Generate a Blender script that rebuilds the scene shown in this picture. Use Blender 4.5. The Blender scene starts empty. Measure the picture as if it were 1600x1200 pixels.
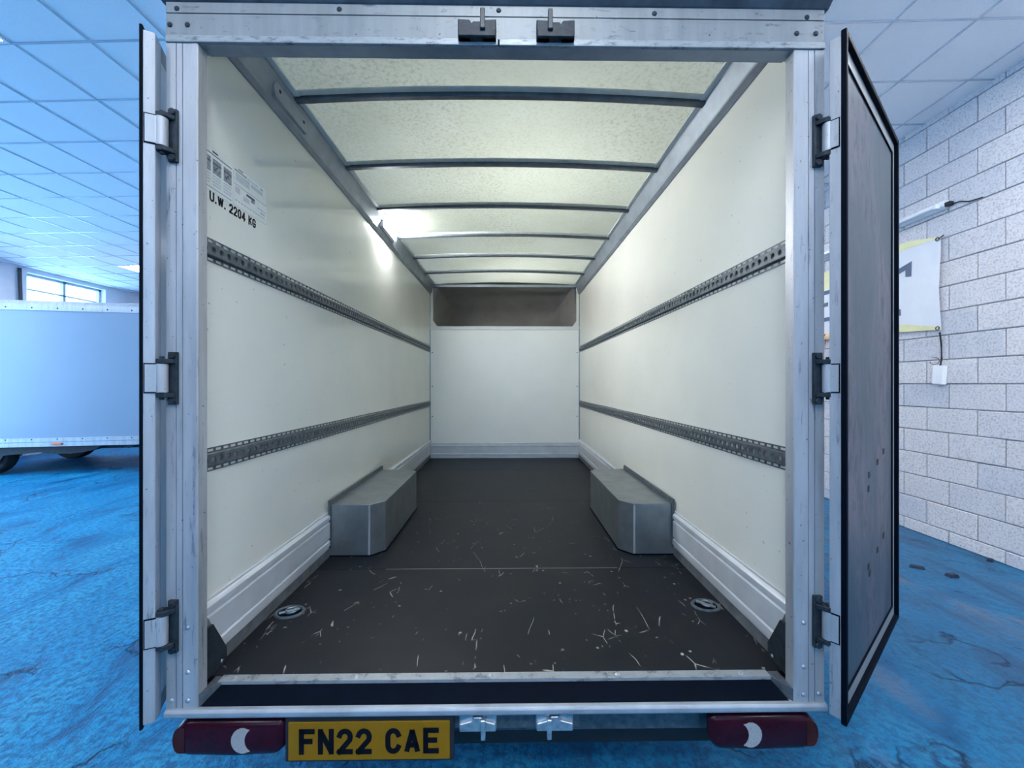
import bpy, bmesh, math, random
from mathutils import Vector, Matrix

random.seed(7)
R = math.radians
sc = bpy.context.scene
C = sc.collection

# ------------------------------------------------------------------ camera
CAM_H = 1.48
VAN_YAW = R(1.74)            # van axis against the building axis
cam_d = bpy.data.cameras.new('camera')
cam_d.sensor_width = 36.0
cam_d.lens = 620.0 / 1600.0 * 36.0
cam_d.clip_start = 0.02
cam = bpy.data.objects.new('camera', cam_d)
C.objects.link(cam)
cam.location = (0, 0, CAM_H)
cam.rotation_euler = (R(90), 0, R(1.0))
sc.camera = cam

# ------------------------------------------------------------------ world (daylight outside the workshop)
world = bpy.data.worlds.new('world')
sc.world = world
world.use_nodes = True
bg = world.node_tree.nodes['Background']
bg.inputs[0].default_value = (0.29, 0.57, 0.96, 1)
bg.inputs[1].default_value = 4.8

# ------------------------------------------------------------------ exposure
vs = sc.view_settings
vs.view_transform = 'Standard'
vs.look = 'None'
vs.gamma = 1.0
vs.use_curve_mapping = False
vs.exposure = 1.2
LED = 24.0                    # ceiling panel radiance
sc.cycles.use_denoising = True
sc.cycles.use_adaptive_sampling = True
sc.cycles.adaptive_threshold = 0.03
sc.cycles.max_bounces = 8
sc.cycles.diffuse_bounces = 5
sc.cycles.glossy_bounces = 4
sc.cycles.transmission_bounces = 8
sc.cycles.transparent_max_bounces = 8
sc.cycles.sample_clamp_indirect = 6.0


def portal(name, loc, rot, sx, sy):
    l = bpy.data.lights.new(name, 'AREA')
    l.shape = 'RECTANGLE'
    l.size, l.size_y = sx, sy
    l.cycles.is_portal = True
    o = bpy.data.objects.new(name, l)
    C.objects.link(o)
    o.location = loc
    o.rotation_euler = rot
    return o


# room dimensions
XL, XR, YF, YB = -10.2, 3.98, -5.2, 13.0


def ceil_z(x):
    return 3.992 + 0.010 * x


ADDED_SHUTTER = (1.0, 5.6, 3.4)                          # unseen open shutter added to the left wall for daylight: y0, y1, height
WINS = [(8.05, 9.62)]                              # window spans along the left wall
WZ0, WZ1 = 1.35, 3.80
ADDED_BAND = (-3.2, 3.0, 2.55, 3.60)                      # unseen window band added behind the camera to light the van rear: x0, x1, z0, z1
portal('added_band_portal', ((ADDED_BAND[0] + ADDED_BAND[1]) / 2, YF - 0.16, (ADDED_BAND[2] + ADDED_BAND[3]) / 2), (R(90), 0, 0), ADDED_BAND[1] - ADDED_BAND[0], ADDED_BAND[3] - ADDED_BAND[2])
portal('added_shutter_portal', (XL - 0.26, (ADDED_SHUTTER[0] + ADDED_SHUTTER[1]) / 2, ADDED_SHUTTER[2] / 2), (R(90), 0, R(-90)), ADDED_SHUTTER[1] - ADDED_SHUTTER[0], ADDED_SHUTTER[2])
for a, b in WINS:
    portal('window_portal', (XL - 0.22, (a + b) / 2, (WZ0 + WZ1) / 2), (R(90), 0, R(-90)), b - a, WZ1 - WZ0)


# ------------------------------------------------------------------ materials
def mat(name):
    m = bpy.data.materials.new(name)
    m.use_nodes = True
    nt = m.node_tree
    return m, nt, nt.nodes['Principled BSDF']


def N(nt, t, **kw):
    n = nt.nodes.new(t)
    for k, v in kw.items():
        setattr(n, k, v)
    return n


def coords(nt, kind='Object', scale=(1, 1, 1), rot=(0, 0, 0)):
    if kind == 'World':
        g = N(nt, 'ShaderNodeNewGeometry')
        out = g.outputs['Position']
    else:
        g = N(nt, 'ShaderNodeTexCoord')
        out = g.outputs[kind]
    mp = N(nt, 'ShaderNodeMapping')
    mp.inputs['Scale'].default_value = scale
    mp.inputs['Rotation'].default_value = rot
    nt.links.new(out, mp.inputs['Vector'])
    return mp.outputs[0]


def noise(nt, vec, scale, detail=4, rough=0.55, dist=0.0):
    n = N(nt, 'ShaderNodeTexNoise')
    n.inputs['Scale'].default_value = scale
    n.inputs['Detail'].default_value = detail
    n.inputs['Roughness'].default_value = rough
    n.inputs['Distortion'].default_value = dist
    if vec is not None:
        nt.links.new(vec, n.inputs['Vector'])
    return n.outputs['Fac']


def ramp(nt, fac, stops):
    r = N(nt, 'ShaderNodeValToRGB')
    e = r.color_ramp.elements
    while len(e) < len(stops):
        e.new(0.5)
    for i, (p, c) in enumerate(stops):
        e[i].position = p
        e[i].color = (c[0], c[1], c[2], 1) if isinstance(c, tuple) else (c, c, c, 1)
    nt.links.new(fac, r.inputs[0])
    return r.outputs[0]


def mixc(nt, fac, a, b, mode='MIX'):
    m = N(nt, 'ShaderNodeMix', data_type='RGBA', blend_type=mode)
    for sock, v in ((m.inputs[0], fac), (m.inputs[6], a), (m.inputs[7], b)):
        if isinstance(v, bpy.types.NodeSocket):
            nt.links.new(v, sock)
        elif isinstance(v, (int, float)):
            sock.default_value = v
        else:
            sock.default_value = (v[0], v[1], v[2], 1)
    return m.outputs[2]


def mathn(nt, op, a, b=None):
    m = N(nt, 'ShaderNodeMath', operation=op)
    for i, v in enumerate((a, b)):
        if v is None:
            continue
        if isinstance(v, bpy.types.NodeSocket):
            nt.links.new(v, m.inputs[i])
        else:
            m.inputs[i].default_value = v
    return m.outputs[0]


def bump(nt, bsdf, height, strength=0.2, dist=0.01):
    b = N(nt, 'ShaderNodeBump')
    b.inputs['Strength'].default_value = strength
    b.inputs['Distance'].default_value = dist
    nt.links.new(height, b.inputs['Height'])
    nt.links.new(b.outputs[0], bsdf.inputs['Normal'])


def simple(name, col, rough=0.5, metal=0.0, var=0.0, vscale=12.0, spec=0.5, bumps=0.0, bscale=60.0, stretch=(1, 1, 1)):
    m, nt, b = mat(name)
    b.inputs['Roughness'].default_value = rough
    b.inputs['Metallic'].default_value = metal
    b.inputs['Specular IOR Level'].default_value = spec
    vec = coords(nt, 'World', stretch)
    f = noise(nt, vec, vscale, 5)
    c0 = tuple(max(0, c * (1 - var)) for c in col)
    c1 = tuple(min(1, c * (1 + var)) for c in col)
    nt.links.new(ramp(nt, f, [(0.3, c0), (0.7, c1)]), b.inputs['Base Color'])
    if bumps:
        bump(nt, b, noise(nt, vec, bscale, 4), bumps, 0.004)
    return m


M = {}
M['alu_header'] = simple('dull aluminium header', (0.265, 0.28, 0.285), 0.5, 0.3, 0.12, 6)
M['alu'] = simple('aluminium extrusion', (0.45, 0.46, 0.475), 0.45, 0.4, 0.14, 7, stretch=(1, 1, 0.35))
M['alu_dark'] = simple('weathered aluminium', (0.36, 0.39, 0.42), 0.5, 0.4, 0.2, 9)
M['cap'] = simple('dark shaded roof cap', (0.10, 0.115, 0.13), 0.7, 0.0, 0.4, 9, spec=0.2)  # dark tone stands in for the shade under the overhanging cap
M['alu_rail'] = simple('grey cant rail', (0.30, 0.34, 0.38), 0.4, 0.5, 0.15, 9)
M['galv'] = simple('galvanised steel', (0.26, 0.29, 0.305), 0.38, 0.8, 0.16, 9)
M['galv_rail'] = simple('galvanised lashing rail', (0.10, 0.12, 0.135), 0.48, 0.4, 0.35, 40, spec=0.35)
M['steel_dark'] = simple('dark cast steel', (0.022, 0.030, 0.038), 0.5, 0.15, 0.4, 45, spec=0.3)
M['steel'] = simple('plated steel', (0.5, 0.52, 0.54), 0.4, 0.8, 0.25, 50)
M['bow'] = simple('dark roof bow', (0.10, 0.12, 0.14), 0.4, 0.5, 0.2, 20)
M['bow_flange'] = simple('roof bow flange', (0.66, 0.69, 0.66), 0.45, 0.3, 0.1, 20)
M['rubber'] = simple('black rubber', (0.001, 0.0035, 0.009), 0.65, 0, 0.2, 30, spec=0.06)
M['black'] = simple('black underside', (0.012, 0.013, 0.016), 0.6, 0, 0.3, 20)
M['chassis'] = simple('painted chassis steel', (0.05, 0.055, 0.06), 0.5, 0.3, 0.3, 12)
M['kick'] = simple('ribbed kick rail', (0.62, 0.64, 0.66), 0.35, 0.25, 0.08, 8)
M['kick_lower'] = simple('dark grey floor angle', (0.16, 0.17, 0.18), 0.55, 0.3, 0.3, 15)  # dark grey strip between kick rail and deck
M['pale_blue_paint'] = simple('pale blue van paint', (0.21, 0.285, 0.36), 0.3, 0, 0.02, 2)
M['white_paint'] = simple('white van paint', (0.72, 0.76, 0.78), 0.25, 0, 0.02, 2)
M['dark_glass'] = simple('tinted glass', (0.02, 0.025, 0.03), 0.08, 0, 0.0)
M['tyre'] = simple('tyre rubber', (0.015, 0.015, 0.016), 0.75, 0, 0.2, 40)
M['hub'] = simple('wheel steel', (0.35, 0.36, 0.38), 0.4, 0.7, 0.1, 20)
M['plate'] = simple('yellow reflective plate', (0.25, 0.125, 0.004), 0.6, 0, 0.04, 30, spec=0.15)
M['ink'] = simple('black print', (0.004, 0.005, 0.009), 0.6, spec=0.1)
M['sticker'] = simple('white sticker', (0.69, 0.71, 0.68), 0.4, 0, 0.03, 20)
M['print_grey'] = simple('grey print', (0.22, 0.25, 0.27), 0.5, 0, 0.5, 90)
M['print_pale'] = simple('pale print', (0.48, 0.51, 0.52), 0.5, 0, 0.15, 120)
M['print_dark'] = simple('dark print', (0.06, 0.07, 0.09), 0.5, 0, 0.2, 60)
M['lens_red'] = simple('red lamp lens', (0.028, 0.001, 0.007), 0.25, 0, 0.25, 25, spec=0.25)
M['lens_end'] = simple('brown red lamp lens', (0.045, 0.008, 0.006), 0.25, 0, 0.2, 25, spec=0.25)
M['lens_clear'] = simple('clear lamp lens', (0.34, 0.33, 0.32), 0.3, 0, 0.12, 150)
M['lens_amber'] = simple('amber lamp lens', (0.75, 0.18, 0.06), 0.2, 0, 0.1, 20)
M['banner'] = simple('white banner cloth', (0.84, 0.85, 0.88), 0.7, 0, 0.03, 6, bumps=0.1, bscale=8)
M['banner_yellow'] = simple('yellow banner print', (0.90, 0.85, 0.48), 0.7, 0, 0.06, 6)
M['banner_ink'] = simple('slate banner print', (0.12, 0.16, 0.24), 0.7, 0, 0.1, 10)
M['plastic_white'] = simple('white plastic', (0.93, 0.93, 0.94), 0.4, 0, 0.02)
M['cable'] = simple('black cable', (0.01, 0.01, 0.015), 0.5)
M['ribbon'] = simple('red ribbon', (0.75, 0.10, 0.12), 0.7)
M['mortar'] = simple('mortar', (0.34, 0.33, 0.35), 0.9, 0, 0.25, 25, bumps=0.5)
M['plaster'] = simple('pale painted wall', (0.84, 0.83, 0.88), 0.8, 0, 0.08, 3)
M['wall_dark'] = simple('dark painted wall', (0.16, 0.17, 0.20), 0.8, 0, 0.1, 3)
M['frame_grey'] = simple('grey window frame', (0.5, 0.53, 0.58), 0.5, 0.2, 0.1, 10)
M['tbar'] = simple('ceiling grid bar', (0.58, 0.62, 0.68), 0.15, 0.2, 0.05, 5)
M['lamp_body'] = simple('white lamp body', (0.92, 0.93, 0.95), 0.3, 0.0, 0.02)
M['debris'] = simple('dark rubble', (0.02, 0.03, 0.06), 0.8, 0, 0.3, 40)

def weathered(name, col, rough, metal, streak):
    m, nt, b = mat(name)
    v = coords(nt, 'World')
    n0 = noise(nt, coords(nt, 'World', (1, 1, 0.12)), 22, 6, 0.6)
    n1 = noise(nt, coords(nt, 'World', streak), 60, 6, 0.7)
    n2 = noise(nt, v, 3.0, 5, 0.6)
    c = ramp(nt, n0, [(0.3, tuple(q * 0.80 for q in col)), (0.7, tuple(min(1, q * 1.12) for q in col))])
    c = mixc(nt, mathn(nt, 'MULTIPLY', ramp(nt, n1, [(0.58, 0.0), (0.68, 0.8)]), ramp(nt, n2, [(0.42, 0.1), (0.60, 1.0)])), c, (0.09, 0.10, 0.12))
    sp = noise(nt, v, 85, 3, 0.5)
    c = mixc(nt, ramp(nt, sp, [(0.70, 0.0), (0.74, 0.8)]), c, (0.05, 0.06, 0.08))
    nt.links.new(c, b.inputs['Base Color'])
    b.inputs['Metallic'].default_value = metal
    nt.links.new(ramp(nt, n0, [(0.3, rough - .06), (0.7, rough + .1)]), b.inputs['Roughness'])
    return m


M['alu'] = weathered('aluminium extrusion', (0.44, 0.45, 0.465), 0.45, 0.4, (1, 1, 0.10))
M['alu_header'] = weathered('dull aluminium header', (0.265, 0.28, 0.285), 0.5, 0.3, (0.3, 1, 1))

# scuffed aluminium for the header lip
m, nt, b = mat('scuffed aluminium lip')
v = coords(nt, 'World', (1, 1, 3))
f1 = noise(nt, v, 26, 6, 0.7)
nt.links.new(ramp(nt, f1, [(0.36, (0.15, 0.165, 0.18)), (0.46, (0.31, 0.33, 0.34)), (0.8, (0.38, 0.40, 0.41))]), b.inputs['Base Color'])
b.inputs['Metallic'].default_value = 0.4
b.inputs['Roughness'].default_value = 0.5
M['lip'] = m

# glossy white GRP wall
m, nt, b = mat('glossy white wall panel')
v = coords(nt, 'World')
f1 = noise(nt, v, 1.3, 3)
c = ramp(nt, f1, [(0.3, (0.72, 0.715, 0.64)), (0.7, (0.79, 0.78, 0.70))])
f2 = noise(nt, v, 55, 2, 0.4)
c = mixc(nt, ramp(nt, f2, [(0.74, 0.0), (0.78, 0.7)]), c, (0.36, 0.37, 0.35))
nt.links.new(c, b.inputs['Base Color'])
b.inputs['Roughness'].default_value = 0.10
b.inputs['Specular IOR Level'].default_value = 0.55
bump(nt, b, noise(nt, v, 3.2, 2), 0.03, 0.02)
M['grp'] = m
M['bulkhead'] = simple('satin white bulkhead', (0.86, 0.855, 0.80), 0.4, 0, 0.03, 2)

# translucent roof
m = bpy.data.materials.new('translucent roof sheet')
m.use_nodes = True
nt = m.node_tree
nt.nodes.remove(nt.nodes['Principled BSDF'])
out = nt.nodes['Material Output']
v = coords(nt, 'World')
n1 = noise(nt, v, 2.2, 5, 0.6)
n2 = noise(nt, v, 55, 7, 0.75)
n3 = noise(nt, coords(nt, 'World', (1, 0.4, 1)), 1.1, 2)
col = mixc(nt, ramp(nt, n1, [(0.35, 0.0), (0.75, 1.0)]), (0.325, 0.335, 0.272), (0.285, 0.29, 0.228))
sp = mathn(nt, 'MULTIPLY', ramp(nt, n2, [(0.48, 0.0), (0.66, 0.75)]), ramp(nt, n3, [(0.40, 0.08), (0.60, 0.9)]))
col = mixc(nt, sp, col, (0.17, 0.165, 0.125))
tr = N(nt, 'ShaderNodeBsdfTranslucent')
df = N(nt, 'ShaderNodeBsdfDiffuse')
mx = N(nt, 'ShaderNodeMixShader')
mx.inputs[0].default_value = 0.30
nt.links.new(col, tr.inputs[0])
nt.links.new(col, df.inputs[0])
nt.links.new(tr.outputs[0], mx.inputs[1])
nt.links.new(df.outputs[0], mx.inputs[2])
nt.links.new(mx.outputs[0], out.inputs[0])
M['roof'] = m

# peak lining
m, nt, b = mat('grey brown peak lining')
v = coords(nt, 'World')
nt.links.new(ramp(nt, noise(nt, v, 3.0, 4), [(0.3, (0.29, 0.275, 0.255)), (0.7, (0.39, 0.375, 0.35))]), b.inputs['Base Color'])
b.inputs['Roughness'].default_value = 0.35
M['peak'] = m

# dark phenolic ply floor with scratches
m, nt, b = mat('dark scratched plywood')
v = coords(nt, 'World')
base = ramp(nt, noise(nt, v, 4, 5), [(0.3, (0.0045, 0.007, 0.011)), (0.7, (0.0115, 0.0115, 0.014))])
wv = N(nt, 'ShaderNodeVectorMath', operation='ADD')
nz = N(nt, 'ShaderNodeTexNoise')
nz.inputs['Scale'].default_value = 5
nt.links.new(v, nz.inputs['Vector'])
sc_ = N(nt, 'ShaderNodeVectorMath', operation='SCALE')
sc_.inputs['Scale'].default_value = 0.06
nt.links.new(nz.outputs['Color'], sc_.inputs[0])
nt.links.new(v, wv.inputs[0])
nt.links.new(sc_.outputs[0], wv.inputs[1])
mask_total = None
for k, (s, w, r0, ms, mt) in enumerate(((4.0, 0.006, 0.4, 6, 0.61), (7.0, 0.009, 1.3, 9, 0.625), (10.0, 0.014, 2.2, 8, 0.63), (5.0, 0.006, 0.9, 5, 0.62))):
    mp = N(nt, 'ShaderNodeMapping')
    mp.inputs['Rotation'].default_value = (0, 0, r0)
    mp.inputs['Scale'].default_value = (1.0, 0.45, 0.0)
    nt.links.new(wv.outputs[0], mp.inputs['Vector'])
    vo = N(nt, 'ShaderNodeTexVoronoi', feature='DISTANCE_TO_EDGE')
    vo.inputs['Scale'].default_value = s
    nt.links.new(mp.outputs[0], vo.inputs['Vector'])
    line = ramp(nt, vo.outputs['Distance'], [(0.0, 1.0), (w, 0.0)])
    msk = ramp(nt, noise(nt, coords(nt, 'World', rot=(0, 0, r0)), ms, 2), [(mt, 0.0), (mt + 0.05, 1.0)])
    t = mathn(nt, 'MULTIPLY', line, msk)
    mask_total = t if mask_total is None else mathn(nt, 'MAXIMUM', mask_total, t)
vo = N(nt, 'ShaderNodeTexVoronoi', feature='F1')
vo.inputs['Scale'].default_value = 26
nt.links.new(wv.outputs[0], vo.inputs['Vector'])
dots = mathn(nt, 'MULTIPLY', ramp(nt, vo.outputs['Distance'], [(0.12, 1.0), (0.20, 0.0)]),
             ramp(nt, noise(nt, v, 6, 3), [(0.56, 0.0), (0.62, 1.0)]))
mask_total = mathn(nt, 'MAXIMUM', mask_total, mathn(nt, 'MULTIPLY', dots, 0.7))
# wear is strongest near the rear of the deck (people step in there)
sx = N(nt, 'ShaderNodeSeparateXYZ')
nt.links.new(v, sx.inputs[0])
wear = N(nt, 'ShaderNodeMapRange')
wear.inputs['From Min'].default_value = 1.3
wear.inputs['From Max'].default_value = 3.4
wear.inputs['To Min'].default_value = 1.0
wear.inputs['To Max'].default_value = 0.10
nt.links.new(sx.outputs['Y'], wear.inputs['Value'])
mask_total = mathn(nt, 'MULTIPLY', mask_total, wear.outputs[0])
nt.links.new(mixc(nt, mask_total, base, (0.55, 0.53, 0.49)), b.inputs['Base Color'])
b.inputs['Roughness'].default_value = 0.5
b.inputs['Specular IOR Level'].default_value = 0.22
bump(nt, b, noise(nt, v, 120, 2), 0.08, 0.002)
M['ply'] = m

# worn blue floor paint
m, nt, b = mat('worn blue floor paint')
v = coords(nt, 'World')
big = noise(nt, v, 0.55, 6, 0.6, 0.4)
mid = noise(nt, coords(nt, 'World', (1, 0.4, 1), (0, 0, 0.9)), 3.2, 8, 0.68, 0.8)
fine = noise(nt, v, 30, 7, 0.72)
c = ramp(nt, big, [(0.32, (0.001, 0.165, 0.35)), (0.5, (0.001, 0.265, 0.52)), (0.68, (0.002, 0.33, 0.62))])
c = mixc(nt, ramp(nt, mid, [(0.47, 0.0), (0.60, 0.85)]), c, (0.035, 0.36, 0.58))
c = mixc(nt, ramp(nt, mid, [(0.36, 0.9), (0.45, 0.0)]), c, (0.001, 0.075, 0.20))
c = mixc(nt, ramp(nt, fine, [(0.44, 0.0), (0.58, 0.8)]), c, (0.001, 0.10, 0.25))
chip = noise(nt, v, 5.0, 9, 0.78, 0.3)
c = mixc(nt, ramp(nt, chip, [(0.64, 0.0), (0.68, 0.7)]), c, (0.22, 0.32, 0.38))
# the paint is scuffed through to the grey slab on the block wall side
sx = N(nt, 'ShaderNodeSeparateXYZ')
nt.links.new(v, sx.inputs[0])
gx = N(nt, 'ShaderNodeMapRange')
gx.inputs['From Min'].default_value = 0.6
gx.inputs['From Max'].default_value = 2.6
nt.links.new(sx.outputs['X'], gx.inputs['Value'])
scuff = mathn(nt, 'MULTIPLY', gx.outputs[0], ramp(nt, mid, [(0.36, 0.25), (0.60, 0.95)]))
c = mixc(nt, scuff, c, (0.028, 0.090, 0.19))
patch = mathn(nt, 'MULTIPLY', gx.outputs[0], ramp(nt, noise(nt, coords(nt, 'World', (1.6, 0.6, 1), (0, 0, 0.7)), 1.1, 5, 0.6), [(0.56, 0.0), (0.66, 0.7)]))
c = mixc(nt, patch, c, (0.16, 0.17, 0.22))
vo = N(nt, 'ShaderNodeTexVoronoi', feature='DISTANCE_TO_EDGE')
vo.inputs['Scale'].default_value = 0.7
dv = N(nt, 'ShaderNodeVectorMath', operation='ADD')
nz = N(nt, 'ShaderNodeTexNoise')
nz.inputs['Scale'].default_value = 2.5
nz.inputs['Detail'].default_value = 6
nt.links.new(v, nz.inputs['Vector'])
nt.links.new(v, dv.inputs[0])
nt.links.new(nz.outputs['Color'], dv.inputs[1])
nt.links.new(dv.outputs[0], vo.inputs['Vector'])
crack = mathn(nt, 'MULTIPLY', ramp(nt, vo.outputs['Distance'], [(0.0, 1.0), (0.014, 0.0)]), ramp(nt, noise(nt, v, 1.3, 2), [(0.46, 0.0), (0.52, 0.95)]))
c = mixc(nt, crack, c, (0.003, 0.018, 0.06))
nt.links.new(c, b.inputs['Base Color'])
nt.links.new(ramp(nt, mid, [(0.3, 0.26), (0.7, 0.55)]), b.inputs['Roughness'])
b.inputs['Specular IOR Level'].default_value = 0.22
hgt = mathn(nt, 'SUBTRACT', mathn(nt, 'ADD', fine, mathn(nt, 'MULTIPLY', mid, 3.0)), crack)
bump(nt, b, hgt, 0.7, 0.03)
M['floor'] = m

# concrete block, tinted per block
m, nt, b = mat('concrete block')
v = coords(nt, 'World')
oi = N(nt, 'ShaderNodeObjectInfo')
tint = ramp(nt, oi.outputs['Random'], [(0.0, (0.62, 0.63, 0.69)), (0.3, (0.74, 0.72, 0.74)), (0.75, (0.80, 0.76, 0.755)), (1.0, (0.67, 0.67, 0.715))])
g = noise(nt, v, 60, 6, 0.75)
c = mixc(nt, ramp(nt, g, [(0.38, 0.65), (0.52, 0.0)]), tint, (0.32, 0.32, 0.38))
c = mixc(nt, ramp(nt, noise(nt, v, 5, 4), [(0.5, 0.0), (0.8, 0.35)]), c, (0.84, 0.82, 0.83))
nt.links.new(c, b.inputs['Base Color'])
b.inputs['Roughness'].default_value = 0.9
bump(nt, b, noise(nt, v, 75, 5, 0.7), 0.5, 0.006)
M['block'] = m

# plain block wall beyond the individually laid blocks
m, nt, b = mat('distant block wall')
tc = coords(nt, 'World', (1, 1, 1))
sx = N(nt, 'ShaderNodeSeparateXYZ')
nt.links.new(tc, sx.inputs[0])
cb = N(nt, 'ShaderNodeCombineXYZ')
nt.links.new(sx.outputs['Y'], cb.inputs[0])
nt.links.new(sx.outputs['Z'], cb.inputs[1])
bt = N(nt, 'ShaderNodeTexBrick')
bt.inputs['Scale'].default_value = 1.0
bt.inputs['Brick Width'].default_value = 0.429
bt.inputs['Row Height'].default_value = 0.2275
bt.inputs['Mortar Size'].default_value = 0.006
bt.inputs['Color1'].default_value = (0.74, 0.71, 0.73, 1)
bt.inputs['Color2'].default_value = (0.66, 0.66, 0.70, 1)
bt.inputs['Mortar'].default_value = (0.36, 0.35, 0.38, 1)
nt.links.new(cb.outputs[0], bt.inputs['Vector'])
nt.links.new(bt.outputs[0], b.inputs['Base Color'])
b.inputs['Roughness'].default_value = 0.9
M['block_far'] = m

# ceiling tile
m, nt, b = mat('mineral ceiling tile')
v = coords(nt, 'World')
nt.links.new(ramp(nt, noise(nt, v, 90, 4, 0.7), [(0.3, (0.89, 0.89, 0.91)), (0.6, (0.94, 0.94, 0.96))]), b.inputs['Base Color'])
b.inputs['Roughness'].default_value = 0.7
bump(nt, b, noise(nt, v, 130, 4), 0.15, 0.003)
M['tile'] = m

# door inner face, scuffed
m, nt, b = mat('scuffed grey door panel')
v = coords(nt, 'World', (1, 1, 0.4))
f1 = noise(nt, v, 3.0, 6, 0.65, 0.5)
c = ramp(nt, f1, [(0.36, (0.026, 0.050, 0.070)), (0.48, (0.052, 0.072, 0.090)), (0.60, (0.105, 0.100, 0.122))])
f2 = noise(nt, coords(nt, 'World', (1, 1, 0.45)), 17, 8, 0.78, 0.3)
c = mixc(nt, mathn(nt, 'MULTIPLY', ramp(nt, f2, [(0.50, 0.0), (0.60, 0.9)]), ramp(nt, f1, [(0.42, 0.15), (0.54, 1.0)])), c, (0.02, 0.025, 0.045))
nt.links.new(c, b.inputs['Base Color'])
b.inputs['Roughness'].default_value = 0.45
b.inputs['Specular IOR Level'].default_value = 0.3
b.inputs['Metallic'].default_value = 0.0
bump(nt, b, f2, 0.08, 0.004)
M['door_panel'] = m

# thin window pane
m = bpy.data.materials.new('window pane')
m.use_nodes = True
nt = m.node_tree
nt.nodes.remove(nt.nodes['Principled BSDF'])
tb = N(nt, 'ShaderNodeBsdfTransparent')
tb.inputs[0].default_value = (0.93, 0.96, 0.97, 1)
gl = N(nt, 'ShaderNodeBsdfGlossy')
gl.inputs['Roughness'].default_value = 0.03
mx = N(nt, 'ShaderNodeMixShader')
mx.inputs[0].default_value = 0.06
nt.links.new(tb.outputs[0], mx.inputs[1])
nt.links.new(gl.outputs[0], mx.inputs[2])
nt.links.new(mx.outputs[0], nt.nodes['Material Output'].inputs[0])
M['pane'] = m


def emit(name, col, s):
    m = bpy.data.materials.new(name)
    m.use_nodes = True
    b = m.node_tree.nodes['Principled BSDF']
    b.inputs['Base Color'].default_value = (0.8, 0.8, 0.8, 1)
    b.inputs['Emission Color'].default_value = (*col, 1)
    b.inputs['Emission Strength'].default_value = s
    return m


M['led'] = emit('lit ceiling panel', (0.93, 0.96, 1.0), LED)
M['load_led'] = emit('lit load lamp', (0.92, 0.95, 1.0), 520.0)

# ------------------------------------------------------------------ mesh helpers
ORG = {}


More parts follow.
